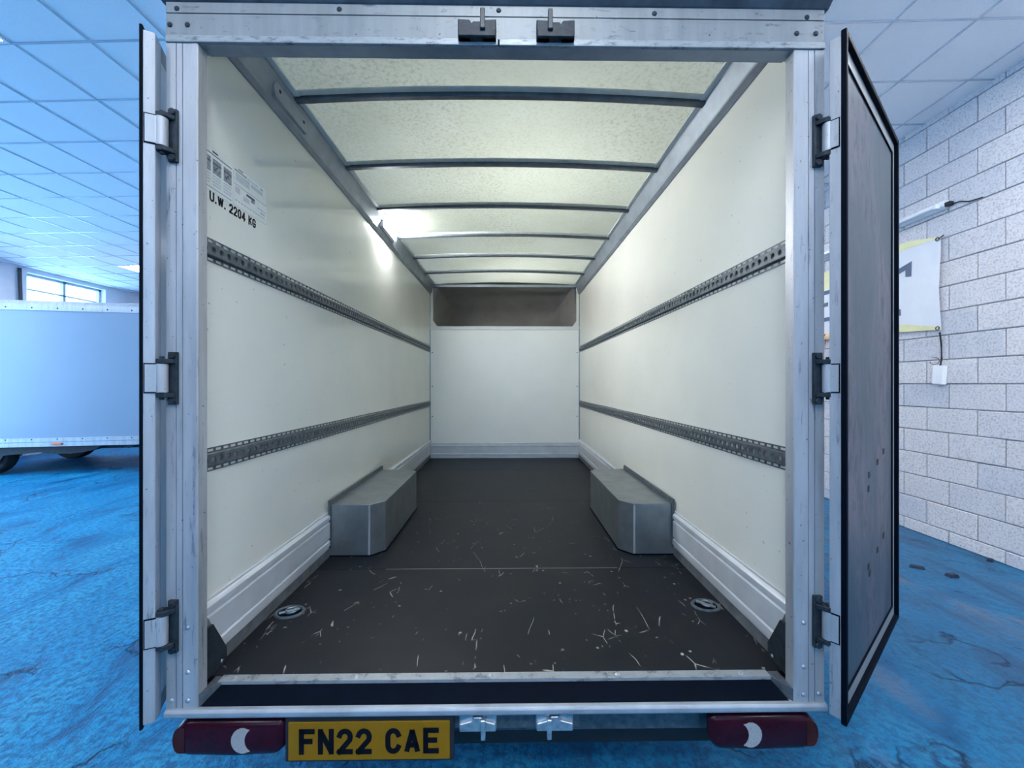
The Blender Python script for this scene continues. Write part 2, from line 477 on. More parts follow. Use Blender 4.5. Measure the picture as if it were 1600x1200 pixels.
class MB:
    def __init__(s):
        s.v, s.f = [], []

    def add(s, vs_, fs):
        n = len(s.v)
        s.v += [Vector(p) for p in vs_]
        s.f += [tuple(i + n for i in f) for f in fs]
        return s

    def box(s, x0, x1, y0, y1, z0, z1):
        return s.add([(x0, y0, z0), (x1, y0, z0), (x1, y1, z0), (x0, y1, z0), (x0, y0, z1), (x1, y0, z1), (x1, y1, z1), (x0, y1, z1)],
                     [(0, 3, 2, 1), (4, 5, 6, 7), (0, 1, 5, 4), (1, 2, 6, 5), (2, 3, 7, 6), (3, 0, 4, 7)])

    def prism(s, poly, axis, a, b):
        def P(p, t):
            return {'x': (t, p[0], p[1]), 'y': (p[0], t, p[1]), 'z': (p[0], p[1], t)}[axis]
        n = len(poly)
        return s.add([P(p, a) for p in poly] + [P(p, b) for p in poly],
                     [tuple(range(n))[::-1], tuple(range(n, 2 * n))] + [(i, (i + 1) % n, n + (i + 1) % n, n + i) for i in range(n)])

    def cyl(s, c, axis, r, h, seg=16, r2=None):
        r2 = r if r2 is None else r2
        ring = [(math.cos(2 * math.pi * i / seg), math.sin(2 * math.pi * i / seg)) for i in range(seg)]
        def P(a, b, t):
            return {'x': (c[0] + t, c[1] + a, c[2] + b), 'y': (c[0] + a, c[1] + t, c[2] + b), 'z': (c[0] + a, c[1] + b, c[2] + t)}[axis]
        return s.add([P(a * r, b * r, -h / 2) for a, b in ring] + [P(a * r2, b * r2, h / 2) for a, b in ring],
                     [tuple(range(seg))[::-1], tuple(range(seg, 2 * seg))] + [(i, (i + 1) % seg, seg + (i + 1) % seg, seg + i) for i in range(seg)])

    def torus(s, c, axis, r, rt, seg=24, sec=8, sx=1.0, sy=1.0):
        vv, ff = [], []
        for i in range(seg):
            a = 2 * math.pi * i / seg
            for j in range(sec):
                q = 2 * math.pi * j / sec
                rr = r + rt * math.cos(q)
                p = (rr * math.cos(a) * sx, rr * math.sin(a) * sy, rt * math.sin(q))
                p = {'z': p, 'y': (p[0], p[2], p[1]), 'x': (p[2], p[0], p[1])}[axis]
                vv.append((c[0] + p[0], c[1] + p[1], c[2] + p[2]))
                ff.append((i * sec + j, ((i + 1) % seg) * sec + j, ((i + 1) % seg) * sec + (j + 1) % sec, i * sec + (j + 1) % sec))
        return s.add(vv, ff)

    def tube(s, pts, r, seg=8):
        pts = [Vector(p) for p in pts]
        vv, ff = [], []
        for i, p in enumerate(pts):
            t = (pts[min(i + 1, len(pts) - 1)] - pts[max(i - 1, 0)]).normalized()
            u = t.cross(Vector((0, 0, 1)))
            if u.length < 1e-3:
                u = t.cross(Vector((1, 0, 0)))
            u.normalize()
            w = t.cross(u)
            for j in range(seg):
                q = 2 * math.pi * j / seg
                vv.append(p + (u * math.cos(q) + w * math.sin(q)) * r)
        for i in range(len(pts) - 1):
            for j in range(seg):
                ff.append((i * seg + j, i * seg + (j + 1) % seg, (i + 1) * seg + (j + 1) % seg, (i + 1) * seg + j))
        ff.append(tuple(range(seg)))
        ff.append(tuple((len(pts) - 1) * seg + j for j in range(seg))[::-1])
        return s.add(vv, ff)

    def dome(s, c, axis, r, h, seg=10, rings=3):
        """rivet head bulging along -axis direction given by sign in axis string, e.g. '-y'"""
        sg = -1 if axis[0] == '-' else 1
        ax = axis[-1]
        vv, ff = [], []
        for k in range(rings):
            a = math.pi / 2 * k / rings
            for i in range(seg):
                q = 2 * math.pi * i / seg
                p = (r * math.cos(a) * math.cos(q), r * math.cos(a) * math.sin(q), sg * h * math.sin(a))
                vv.append(p)
        vv.append((0, 0, sg * h))
        for k in range(rings - 1):
            for i in range(seg):
                ff.append((k * seg + i, k * seg + (i + 1) % seg, (k + 1) * seg + (i + 1) % seg, (k + 1) * seg + i))
        for i in range(seg):
            ff.append(((rings - 1) * seg + i, (rings - 1) * seg + (i + 1) % seg, rings * seg))
        ff.append(tuple(range(seg))[::-1])
        conv = {'z': lambda p: p, 'y': lambda p: (p[0], p[2], p[1]), 'x': lambda p: (p[2], p[0], p[1])}[ax]
        return s.add([tuple(a + b for a, b in zip(c, conv(p))) for p in vv], ff)

    def build(s, name, material, parent=None, bevel=0.0, segs=2, smooth=False, org=None):
        me = bpy.data.meshes.new(name)
        vs_ = s.v
        if org is None:
            lo = Vector([min(p[k] for p in vs_) for k in range(3)])
            hi = Vector([max(p[k] for p in vs_) for k in range(3)])
            org = (lo + hi) / 2
        org = Vector(org)
        me.from_pydata([p - org for p in vs_], [], s.f)
        bm = bmesh.new()
        bm.from_mesh(me)
        bmesh.ops.recalc_face_normals(bm, faces=bm.faces)
        if bevel:
            es = [e for e in bm.edges if len(e.link_faces) == 2 and e.calc_face_angle(0) > 0.5]
            bmesh.ops.bevel(bm, geom=es, offset=bevel, segments=segs, affect='EDGES', profile=0.5, clamp_overlap=True)
        if smooth:
            for f in bm.faces:
                f.smooth = True
            for e in bm.edges:
                if len(e.link_faces) == 2 and e.calc_face_angle(0) > 0.7:
                    e.smooth = False
        bm.to_mesh(me)
        bm.free()
        me.materials.append(M[material] if isinstance(material, str) else material)
        o = bpy.data.objects.new(name, me)
        C.objects.link(o)
        ORG[o.name] = org
        if parent is not None:
            o.parent = parent
            o.location = org - ORG[parent.name]
        else:
            o.location = org
        return o


def empty(name, org, loc=None, rz=0.0):
    o = bpy.data.objects.new(name, None)
    o.empty_display_size = 0.2
    C.objects.link(o)
    o.location = loc if loc is not None else org
    o.rotation_euler = (0, 0, rz)
    ORG[o.name] = Vector(org)
    return o


def tag(o, label, cat, group=None):
    o['label'] = label
    o['category'] = cat
    if group:
        o['group'] = group
    return o


def struct(o):
    o['kind'] = 'structure'
    return o


def share(src, name, parent, org, rot=None):
    o = bpy.data.objects.new(name, src.data)
    C.objects.link(o)
    o.parent = parent
    o.location = Vector(org) - ORG[parent.name]
    if rot:
        o.rotation_euler = rot
    ORG[o.name] = Vector(org)
    return o


def box(name, material, parent, x0, x1, y0, y1, z0, z1, bevel=0.0):
    return MB().box(x0, x1, y0, y1, z0, z1).build(name, material, parent, bevel)


# ------------------------------------------------------------------ stroke lettering
def arc(cx, cy, rx, ry, a0, a1, n=8):
    return [(cx + rx * math.cos(R(a0 + (a1 - a0) * i / n)), cy + ry * math.sin(R(a0 + (a1 - a0) * i / n))) for i in range(n + 1)]


# centre-line strokes in a 0..1 x 0..1 box
GLYPH = {
    'F': [[(0, 0), (0, 1), (1, 1)], [(0, .52), (.8, .52)]],
    'N': [[(0, 0), (0, 1), (1, 0), (1, 1)]],
    '2': [arc(.5, .72, .5, .28, 165, 0, 8) + [(.96, .58)] + [(0, 0), (1, 0)]],
    'C': [arc(.5, .70, .5, .30, 20, 180, 8) + arc(.5, .30, .5, .30, 180, 340, 8)],
    'A': [[(0, 0), (.5, 1), (1, 0)], [(.2, .3), (.8, .3)]],
    'E': [[(1, 0), (0, 0), (0, 1), (1, 1)], [(0, .52), (.85, .52)]],
    'U': [[(0, 1), (0, .28)] + arc(.5, .28, .5, .28, 180, 360, 8) + [(1, 1)]],
    'W': [[(0, 1), (.25, 0), (.5, .95), (.75, 0), (1, 1)]],
    '0': [arc(.5, .70, .5, .30, 0, 180, 8) + arc(.5, .30, .5, .30, 180, 360, 8) + [(1, .70)]],
    '4': [[(.72, 0), (.72, 1), (0, .28), (1, .28)]],
    'K': [[(0, 0), (0, 1)], [(1, 1), (.08, .42)], [(.35, .60), (1, 0)]],
    'G': [arc(.5, .72, .5, .28, 8, 180, 8) + arc(.5, .28, .5, .28, 180, 360, 8) + [(1, .42), (.62, .42)]],
    '.': [[(.35, 0), (.65, 0)]],
}


def stroke_poly(pts, w):
    """offset a polyline to both sides with mitres; returns verts (pairs)"""
    P = [Vector(p) for p in pts]
    res = []
    for i, p in enumerate(P):
        d0 = (p - P[i - 1]).normalized() if i > 0 else None
        d1 = (P[i + 1] - p).normalized() if i < len(P) - 1 else None
        if d0 is None:
            d0 = d1
        if d1 is None:
            d1 = d0
        n0 = Vector((-d0.y, d0.x))
        n1 = Vector((-d1.y, d1.x))
        n = (n0 + n1)
        if n.length < 1e-4:
            n = n0
        n.normalize()
        k = min(1.0 / max(n.dot(n0), 0.35), 1.9)
        res.append((p + n * w / 2 * k, p - n * w / 2 * k))
    return res


def glyph_mesh(ch, w, h, sw, to3d, thick=0.0012):
    """to3d(u, v, t) maps letter plane to space"""
    mb = MB()
    runs = []
    for st in GLYPH[ch]:
        pts = [Vector((sw / 2 + x * (w - sw), sw / 2 + y * (h - sw))) for x, y in st]
        pts = [p for k, p in enumerate(pts) if k == 0 or (p - pts[k - 1]).length > 1e-6]
        cur, joined = [pts[0]], False
        for i in range(1, len(pts)):
            cur.append(pts[i])
            if i < len(pts) - 1 and (pts[i] - pts[i - 1]).angle(pts[i + 1] - pts[i]) > R(50):
                runs.append((cur, joined, True))
                cur, joined = [pts[i]], True
        runs.append((cur, joined, False))
    for pts, j0_, j1_ in runs:
        diag = abs((pts[-1] - pts[0]).normalized().x) * abs((pts[-1] - pts[0]).normalized().y) > .12 and len(pts) == 2
        if ch != '0':
            e0 = .10 if diag else .48
            pts[0] = pts[0] + (pts[0] - pts[1]).normalized() * sw * e0
            pts[-1] = pts[-1] + (pts[-1] - pts[-2]).normalized() * sw * e0
        pr = stroke_poly(pts, sw)
        vv, ff = [], []
        for l, r in pr:
            for t in (0, thick):
                vv += [to3d(l.x, l.y, t), to3d(r.x, r.y, t)]
        for i in range(len(pr) - 1):
            a, b_ = i * 4, i * 4 + 4
            ff += [(a + 2, a + 3, b_ + 3, b_ + 2), (a, a + 2, b_ + 2, b_), (a + 1, b_ + 1, b_ + 3, a + 3), (a, b_, b_ + 1, a + 1)]
        ff += [(0, 1, 3, 2), tuple(len(vv) - 4 + k for k in (0, 2, 3, 1))]
        mb.add(vv, ff)
    return mb


# ================================================================== THE SETTING
floor = struct(box('floor', 'floor', None, XL - 0.3, XR + 0.3, YF - 4.0, YB + 0.3, -0.2, 0.0))

# ---- ceiling: hung tiles in a grid
GX0, GY0, TS = -3.105, 2.821, 0.573
ceiling = MB()
ceiling.add([(XL - .2, YF - .2, ceil_z(XL - .2) + .10), (XR + .2, YF - .2, ceil_z(XR + .2) + .10), (XR + .2, YB + .2, ceil_z(XR + .2) + .10), (XL - .2, YB + .2, ceil_z(XL - .2) + .10),
             (XL - .2, YF - .2, ceil_z(XL - .2) + .25), (XR + .2, YF - .2, ceil_z(XR + .2) + .25), (XR + .2, YB + .2, ceil_z(XR + .2) + .25), (XL - .2, YB + .2, ceil_z(XL - .2) + .25)],
            [(0, 1, 2, 3), (7, 6, 5, 4), (0, 4, 5, 1), (1, 5, 6, 2), (2, 6, 7, 3), (3, 7, 4, 0)])
ceiling = struct(ceiling.build('ceiling', 'tile'))
TILT = -math.atan(0.010)


def project(p):
    a = R(1.0)
    dx, dy, dz = p[0], p[1], p[2] - CAM_H
    x = dx * math.cos(a) + dy * math.sin(a)
    y = -dx * math.sin(a) + dy * math.cos(a)
    if y < 0.05:
        return None
    return 800 + 620 * x / y, 600 - 620 * dz / y


i0, i1 = math.ceil((XL - GX0) / TS), math.floor((XR - GX0) / TS)
j0, j1 = math.ceil((YF - GY0) / TS), math.floor((YB - GY0) / TS)
LAMPS = [(-9, -1), (-9, 3), (-9, 9), (-2, -1), (-2, 3), (-2, 9), (5, -1), (5, 3), (5, 9), (5, -6), (-4, -8), (1, -8), (5, -8), (10, -2), (10, -4), (10, -8), (10, 6), (10, 10)]  # rows behind the camera and at right are unseen panels added for light
grid = MB()
for i in range(i0, i1 + 1):
    x = GX0 + TS * i
    grid.box(x - .007, x + .007, YF, YB, ceil_z(x) - .004, ceil_z(x) + .03)
for j in range(j0, j1 + 1):
    y = GY0 + TS * j
    xs = [XL, XR]
    grid.add([(xs[0], y - .007, ceil_z(xs[0]) - .0045), (xs[1], y - .007, ceil_z(xs[1]) - .0045), (xs[1], y + .007, ceil_z(xs[1]) - .0045), (xs[0], y + .007, ceil_z(xs[0]) - .0045),
              (xs[0], y - .007, ceil_z(xs[0]) + .03), (xs[1], y - .007, ceil_z(xs[1]) + .03), (xs[1], y + .007, ceil_z(xs[1]) + .03), (xs[0], y + .007, ceil_z(xs[0]) + .03)],
             [(0, 3, 2, 1), (4, 5, 6, 7), (0, 1, 5, 4), (1, 2, 6, 5), (2, 3, 7, 6), (3, 0, 4, 7)])
grid.build('ceiling_grid', 'tbar', ceiling)['kind'] = 'stuff'

tile_src = None
rest = MB()
for i in range(i0 - 1, i1 + 1):
    for j in range(j0 - 1, j1 + 1):
        if (i, j) in LAMPS:
            continue
        xa, xb = max(GX0 + TS * i, XL), min(GX0 + TS * (i + 1), XR)
        ya, yb = max(GY0 + TS * j, YF), min(GY0 + TS * (j + 1), YB)
        cx, cy = (xa + xb) / 2, (ya + yb) / 2
        full = xb - xa > TS - .01 and yb - ya > TS - .01
        vis = False
        px = [project((x, y, ceil_z(x))) for x in (xa, cx, xb) for y in (ya, cy, yb)]
        for p in px:
            if p and -5 < p[0] < 1605 and -5 < p[1] < 470 and (p[0] < 245 or p[0] > 1285):
                vis = True
        if vis and all(px):
            wpx = max(p[0] for p in px) - min(p[0] for p in px)
            hpx = max(p[1] for p in px) - min(p[1] for p in px)
            vis = min(wpx, hpx) >= 8
        if vis and full:
            if tile_src is None:
                tile_src = MB().box(xa + .004, xb - .004, ya + .004, yb - .004, ceil_z(cx) + .002, ceil_z(cx) + .017).build('ceiling_tile', 'tile', ceiling, 0.002, 1, org=(cx, cy, ceil_z(cx)))
                tile_src.rotation_euler = (0, TILT, 0)
            else:
                share(tile_src, 'ceiling_tile', ceiling, (cx, cy, ceil_z(cx) + random.uniform(-.001, .002)), (0, TILT, 0))
        else:
            rest.add([(xa, ya, ceil_z(xa) + .002), (xb, ya, ceil_z(xb) + .002), (xb, yb, ceil_z(xb) + .002), (xa, yb, ceil_z(xa) + .002),
                      (xa, ya, ceil_z(xa) + .017), (xb, ya, ceil_z(xb) + .017), (xb, yb, ceil_z(xb) + .017), (xa, yb, ceil_z(xa) + .017)],
                     [(0, 3, 2, 1), (4, 5, 6, 7), (0, 1, 5, 4), (1, 2, 6, 5), (2, 3, 7, 6), (3, 0, 4, 7)])
rest.build('ceiling_tile_field', 'tile', ceiling)['kind'] = 'stuff'

# ---- recessed ceiling light panels
for (i, j) in LAMPS:
    xa, ya = GX0 + TS * i, GY0 + TS * j
    cx, cy = xa + TS / 2, ya + TS / 2
    z = ceil_z(cx)
    t = empty('ceiling_light', (cx, cy, z))
    t.rotation_euler = (0, TILT, 0)
    fr = MB()
    for a in ((-.278, .278, -.278, -.255), (-.278, .278, .255, .278), (-.278, -.255, -.255, .255), (.255, .278, -.255, .255)):
        fr.box(cx + a[0], cx + a[1], cy + a[2], cy + a[3], z - .008, z + .03)
    fr.build('frame', 'lamp_body', t)
    box('diffuser', 'led', t, cx - .255, cx + .255, cy - .255, cy + .255, z - .003, z + .02)
    if (i, j) == (-2, -1):
        tag(t, 'lit square ceiling light panel cut off by the left edge of the photo', 'light')
    elif (i, j) == (-9, 9):
        tag(t, 'lit square ceiling light panel far back above the parked blue-white van', 'light')
    else:
        tag(t, 'lit square ceiling light panel placed out of view to light the room', 'light', 'ceiling panels out of view')

# ---- right wall of concrete blocks
PITCH_Z, PITCH_Y = 0.2275, 0.429
wall_r = struct(box('wall_right', 'mortar', None, XR + .012, XR + .22, YF, YB, 0, ceil_z(XR) + .12))
BY0, BY1 = 2.7, 6.3
blk_cache = {}
for k in range(-7, 12):
    z0 = CAM_H + k * PITCH_Z
    z1 = z0 + PITCH_Z
    z0, z1 = max(z0, 0.0), min(z1, ceil_z(XR) + .05)
    if z1 - z0 < .02:
        continue
    off = 3.517 if k % 2 == 0 else 3.318
    n0 = math.floor((BY0 - off) / PITCH_Y)
    for n in range(n0, n0 + 10):
        ya, yb = off + n * PITCH_Y, off + (n + 1) * PITCH_Y
        if ya > BY1:
            continue
        key = round(z1 - z0, 3)
        cx, cy, cz = XR + .05, (ya + yb) / 2, (z0 + z1) / 2
        jit = random.uniform(-.002, .003)
        if key not in blk_cache:
            blk_cache[key] = MB().box(XR, XR + .1, ya + .0045, yb - .0045, z0 + .0045, z1 - .0045).build('concrete_block', 'block', wall_r, .004, 1, org=(cx, cy, cz))
        else:
            share(blk_cache[key], 'concrete_block', wall_r, (cx + jit, cy, cz + random.uniform(-.001, .001)))
for ya, yb in ((YF, BY0 + .25), (BY1 - .1, YB)):
    o = box('block_field', 'block_far', wall_r, XR + .0045, XR + .03, ya, yb, 0, ceil_z(XR) + .05)
    o['kind'] = 'stuff'

# ---- left wall with daylight windows
wl = MB()
zt = ceil_z(XL) + .12
wl.box(XL - .3, XL, YF, ADDED_SHUTTER[0], 0, zt)
wl.box(XL - .3, XL, ADDED_SHUTTER[0], ADDED_SHUTTER[1], ADDED_SHUTTER[2], zt)
wl.box(XL - .3, XL, ADDED_SHUTTER[1], YB, 0, WZ0)
wl.box(XL - .3, XL, ADDED_SHUTTER[1], YB, WZ1, zt)
edges = [ADDED_SHUTTER[1]] + [e for w in WINS for e in w] + [YB]
for a, b_ in zip(edges[0::2], edges[1::2]):
    wl.box(XL - .3, XL, a, b_, WZ0, WZ1)
wall_left = struct(wl.build('wall_left', 'plaster'))
for n, (a, b_) in enumerate(WINS):
    fr = MB()
    for q in (a, (a + b_) / 2 - .025, b_ - .05):
        fr.box(XL - .20, XL - .12, q, q + .05, WZ0, WZ1)
    for q in (WZ0, WZ1 - .05):
        fr.box(XL - .20, XL - .12, a, b_, q, q + .05)
    w = struct(fr.build('window_%d' % (n + 1), 'frame_grey'))
    mid_ = (a + b_) / 2
    box('pane', 'pane', w, XL - .163, XL - .157, a + .05, mid_ - .025, WZ0 + .05, WZ1 - .05)
    box('pane', 'pane', w, XL - .163, XL - .157, mid_ + .025, b_ - .05, WZ0 + .05, WZ1 - .05)
    if n == 0:
        box('opening_vent_bar', 'frame_grey', w, XL - .15, XL - .12, a + .1, b_ - .1, WZ1 - .34, WZ1 - .31)
# ---- back wall and the wall behind the camera with the added window band
struct(box('wall_back', 'plaster', None, XL - .3, XR + .2, YB, YB + .2, 0, 4.2))
wf = MB().box(XL - .3, XR + .2, YF - .2, YF, 0, ADDED_BAND[2])
wf.box(XL - .3, XR + .2, YF - .2, YF, ADDED_BAND[3], 4.2)
wf.box(XL - .3, ADDED_BAND[0], YF - .2, YF, ADDED_BAND[2], ADDED_BAND[3])
wf.box(ADDED_BAND[1], XR + .2, YF - .2, YF, ADDED_BAND[2], ADDED_BAND[3])
struct(wf.build('wall_front', 'wall_dark'))
fr = MB()
for k in range(5):
    q = ADDED_BAND[0] + (ADDED_BAND[1] - ADDED_BAND[0] - .05) * k / 4
    fr.box(q, q + .05, YF - .13, YF - .07, ADDED_BAND[2], ADDED_BAND[3])
for q in (ADDED_BAND[2], ADDED_BAND[3] - .05):
    fr.box(ADDED_BAND[0], ADDED_BAND[1], YF - .13, YF - .07, q, q + .05)
w = struct(fr.build('window_2', 'frame_grey'))  # unseen glazing, added to bring daylight onto the van rear
for k in range(4):
    q = ADDED_BAND[0] + (ADDED_BAND[1] - ADDED_BAND[0] - .05) * k / 4
    box('pane', 'pane', w, q + .05, q + (ADDED_BAND[1] - ADDED_BAND[0] - .05) / 4, YF - .103, YF - .097, ADDED_BAND[2] + .05, ADDED_BAND[3] - .05)

# ================================================================== THE OPEN BOX VAN
# van frame: x across (centre 0), y forward into the load space, camera stands at (0.026, 0)
cy_, sy_ = math.cos(VAN_YAW), math.sin(VAN_YAW)
VO = (0.0, 3.3, 0.0)


def van_to_world(p):
    x, y = p[0] - 0.026, p[1]
    return Vector((x * cy_ - y * sy_, x * sy_ + y * cy_, p[2]))


van = empty('box_van', VO, van_to_world(VO), VAN_YAW)
tag(van, 'white box van with its two rear doors open, showing an empty load space', 'van')

FZ = 0.493                    # load floor height
WX = 0.998                    # inner wall
YR, YI, YE = 1.27, 1.315, 5.29  # rear face, inside of rear frame, bulkhead

# floor sheets with open joints
joints = [1.353, 2.125, 3.345, 4.565, YE]
box('floor_frame', 'black', van, -1.03, 1.03, 1.33, YE + .05, FZ - .10, FZ - .022)
for k in range(4):
    box('floor_sheet', 'ply', van, -.996, .996, joints[k] + .0015, joints[k + 1] - .0015, FZ - .02, FZ, .001)
MB().box(-.62, .62, 2.122, 2.128, FZ - .012, FZ - .0005).build('floor_joint_strip', 'lens_clear', van)

# side walls, outer skins
for s in (-1, 1):
    w = MB().box(*sorted((s * WX, s * 1.036)), YI, YE + .02, FZ - .1, 2.80)
    wo = w.build('side_wall', 'grp', van)
    box('outer_skirt', 'alu', van, *sorted((s * 1.036, s * 1.045)), YI, YE + .02, FZ - .1, FZ + .02)
    # kick rail: ribbed extrusion, cut on the slant at the rear
    prof = [(WX, .545), (.985, .545), (.985, .556), (.979, .560), (.979, .588), (.986, .592), (.986, .600), (.980, .604), (.980, .690), (.987, .695), (.987, .704), (.979, .708), (.979, .726), (.985, .733), (.992, .738), (.992, .746), (WX, .746)]
    kb = MB()
    n = len(prof)
    ys = [1.416 - (z - .545) * .45 for _, z in prof]
    kb.add([(s * x, yy, z) for (x, z), yy in zip(prof, ys)] + [(s * x, YE, z) for x, z in prof],
           [tuple(range(n)), tuple(range(n, 2 * n))] + [(i, (i + 1) % n, n + (i + 1) % n, n + i) for i in range(n)])
    kb.build('kick_rail', 'kick', van)
    box('floor_angle', 'kick_lower', van, *sorted((s * .988, s * WX)), 1.33, YE, FZ, .545)
    MB().prism([(1.325, FZ + .003), (1.425, FZ + .003), (1.425, .545), (1.36, .665), (1.325, .665)], 'x', *sorted((s * .970, s * .9785))).build('corner_gusset', 'steel_dark', van)
    # small rivet on the gusset
    MB().dome((s * .970, 1.40, FZ + .02), '-x' if s > 0 else 'x', .006, .003).build('rivet', 'steel', van)
    # cant rail along the top of the wall
    cr = [(WX, 2.675), (.990, 2.675), (.972, 2.690), (.972, 2.702), (.950, 2.790), (.950, 2.806), (1.04, 2.806), (1.04, 2.675)]
    MB().prism([(s * a, b_) for a, b_ in cr], 'y', YI, YE).build('cant_rail', 'alu_rail', van)
    box('roof_edge_strip', 'sticker', van, *sorted((s * .925, s * .95)), YI, YE, 2.800, 2.806)
# bracket plate on the left cant rail
MB().prism([(1.70, 2.705), (1.96, 2.705), (1.975, 2.73), (1.96, 2.775), (1.70, 2.775), (1.685, 2.74)], 'x', -.978, -.955).build('bracket_plate', 'alu_dark', van, .003)
for yy in (1.73, 1.93):
    MB().dome((-.955, yy, 2.745), 'x', .008, .004).build('rivet', 'steel_dark', van)

# lit load lamp on the left cant rail
ll = box('load_lamp', 'lamp_body', van, -.985, -.940, 3.12, 3.46, 2.715, 2.765, .006)
ll['label'] = 'small lit white load lamp'
MB().prism([(-.9405, 2.720), (-.934, 2.724), (-.934, 2.756), (-.9405, 2.760)], 'y', 3.13, 3.45).build('lamp_diffuser', 'load_led', ll)


# lashing rails with round holes and slotted flanges
def lashing_rail(s, zc):
    P = 0.0375
    hh, fl, dp = 0.023, 0.0405, 0.014
    n = int((YE - .01 - 1.325) / P)
    mb = MB()
    xf = s * (WX - dp)
    xw = s * (WX - .0025)
    K = 12
    r = .0105
    for i in range(n):
        y0 = 1.325 + i * P
        y1 = y0 + P
        yc = (y0 + y1) / 2
        # face with hole
        inner = [(xf, yc + r * math.cos(2 * math.pi * k / K), zc + r * math.sin(2 * math.pi * k / K)) for k in range(K)]
        outer = []
        for k in range(K):
            a = 2 * math.pi * k / K
            ca, sa = math.cos(a), math.sin(a)
            t = min((P / 2) / abs(ca) if abs(ca) > 1e-6 else 9, (hh - .003) / abs(sa) if abs(sa) > 1e-6 else 9)
            outer.append((xf, yc + t * ca, zc + t * sa))
        # exact corners
        back = [(xf + s * .004, p[1], p[2]) for p in inner]
        mb.add(inner + outer + back, [(k, (k + 1) % K, K + (k + 1) % K, K + k) for k in range(K)] + [(k, 2 * K + k, 2 * K + (k + 1) % K, (k + 1) % K) for k in range(K)])
        cs = [(y1, hh - .003), (y0, hh - .003), (y0, -hh + .003), (y1, -hh + .003)]
        for (yy, zz) in cs:
            # fill the corner triangles left by the 12-gon
            near = sorted(outer, key=lambda p: (p[1] - yy) ** 2 + (p[2] - zc - zz) ** 2)[:2]
            mb.add([(xf, yy, zc + zz), near[0], near[1]], [(0, 1, 2)])
        for sg in (-1, 1):
            za, zb, zd = zc + sg * (hh - .003), zc + sg * hh, zc + sg * fl
            # rounded shoulder and web back to the wall, then the slotted flange
            mb.add([(xf, y0, za), (xf, y1, za), (xf + s * .003, y1, zb), (xf + s * .003, y0, zb), (xw, y1, zb), (xw, y0, zb)], [(0, 1, 2, 3), (3, 2, 4, 5)])
            zs, ze = zc + sg * (hh + .0045), zc + sg * (fl - .0045)
            sl0, sl1 = yc - .012, yc + .012
            mb.add([(xw, y0, zb), (xw, y1, zb), (xw, y1, zs), (xw, y0, zs), (xw, y0, ze), (xw, y1, ze), (xw, y1, zd), (xw, y0, zd),
                    (xw, sl0, zs), (xw, sl1, zs), (xw, sl0, ze), (xw, sl1, ze), (s * WX, y0, zd), (s * WX, y1, zd)],
                   [(0, 1, 2, 3), (4, 5, 6, 7), (3, 8, 10, 4), (9, 2, 5, 11), (7, 6, 13, 12)])
    o = mb.build('lashing_rail', 'galv_rail', van)
    return o


for s in (-1, 1):
    lashing_rail(s, CAM_H + .462)
    lashing_rail(s, CAM_H - .260)

# wheel boxes
for s in (-1, 1):
    plan = [(s * .99, 2.285), (s * .757, 2.285), (s * .690, 2.357), (s * .690, 3.15), (s * .745, 3.22), (s * .99, 3.22)]
    wb = MB().prism(plan, 'z', FZ + .001, FZ + .296).build('wheel_box', 'galv', van, .003, 2)
    box('wall_flange', 'galv_rail', wb, *sorted((s * .9785, s * .990)), 2.27, 3.23, FZ + .05, FZ + .325, .001)
    MB().prism([(s * .768, 2.2825), (s * .757, 2.2825), (s * .757, 2.2848), (s * .768, 2.2848)], 'z', FZ + .01, FZ + .285).build('weld_seam', 'alu_dark', wb)
    sk = [(s * .99, 2.279), (s * .754, 2.279), (s * .684, 2.354), (s * .684, 3.152), (s * .742, 3.226), (s * .99, 3.226)]
    MB().prism(sk, 'z', FZ + .0005, FZ + .006).build('foot_shade_strip', 'rubber', wb)  # black strip stands in for the shadow at the box foot

# recessed lashing rings in the deck
for (x, y, a) in ((-.912, 1.726, .5), (.911, 1.755, -.7)):
    t = MB().torus((x, y, FZ + .001), 'z', .050, .007, 28, 8, 1.12, 0.9).build('lashing_ring', 'galv_rail', van, smooth=True)
    MB().cyl((x, y, FZ + .0012), 'z', .049, .001, 24).build('ring_pan', 'rubber', t)
    mb = MB()
    ca, sa = math.cos(a), math.sin(a)
    mb.tube([(x + ca * q * .04, y + sa * q * .04, FZ + .007) for q in (-1, -.3, .3, 1)], .006)
    mb.torus((x + .006, y + .004, FZ + .008), 'z', .022, .0045, 18, 6)
    mb.build('ring_bar', 'galv', t)

# bulkhead
OZ = CAM_H + .768             # lower edge of the over-cab opening
bk = box('bulkhead', 'bulkhead', van, -WX, WX, YE, YE + .04, FZ - .05, OZ - .045)
box('ledge', 'sticker', bk, -WX, WX, YE - .012, YE + .05, OZ - .045, OZ, .004)
prof = [(YE, .505), (YE - .014, .505), (YE - .014, .530), (YE - .020, .535), (YE - .020, .556), (YE - .014, .561), (YE - .014, .645), (YE - .020, .650), (YE - .020, .666), (YE - .012, .672), (YE - .012, .694), (YE - .004, .702), (YE, .702)]
MB().prism(prof, 'x', -.98, .98).build('kick_rail', 'kick', bk)
for s in (-1, 1):
    box('corner_trim', 'alu_rail', bk, *sorted((s * .986, s * WX)), YE - .012, YE, FZ, 2.68)
    for z in (1.05, 1.45, 1.9):
        MB().dome((s * .965, YE, z), '-y', .007, .003).build('rivet', 'steel_dark', bk)
    # shoulders beside the over-cab opening with a chamfered lower corner
    MB().prism([(s * WX, OZ), (s * .90, OZ), (s * .955, OZ + .075), (s * .955, 2.76), (s * WX, 2.76)], 'y', YE, YE + .04).build('opening_side', 'grp', bk)
box('roof_end_frame', 'alu_rail', van, -.96, .96, YE - .02, YE + .04, 2.765, 2.80, .003)

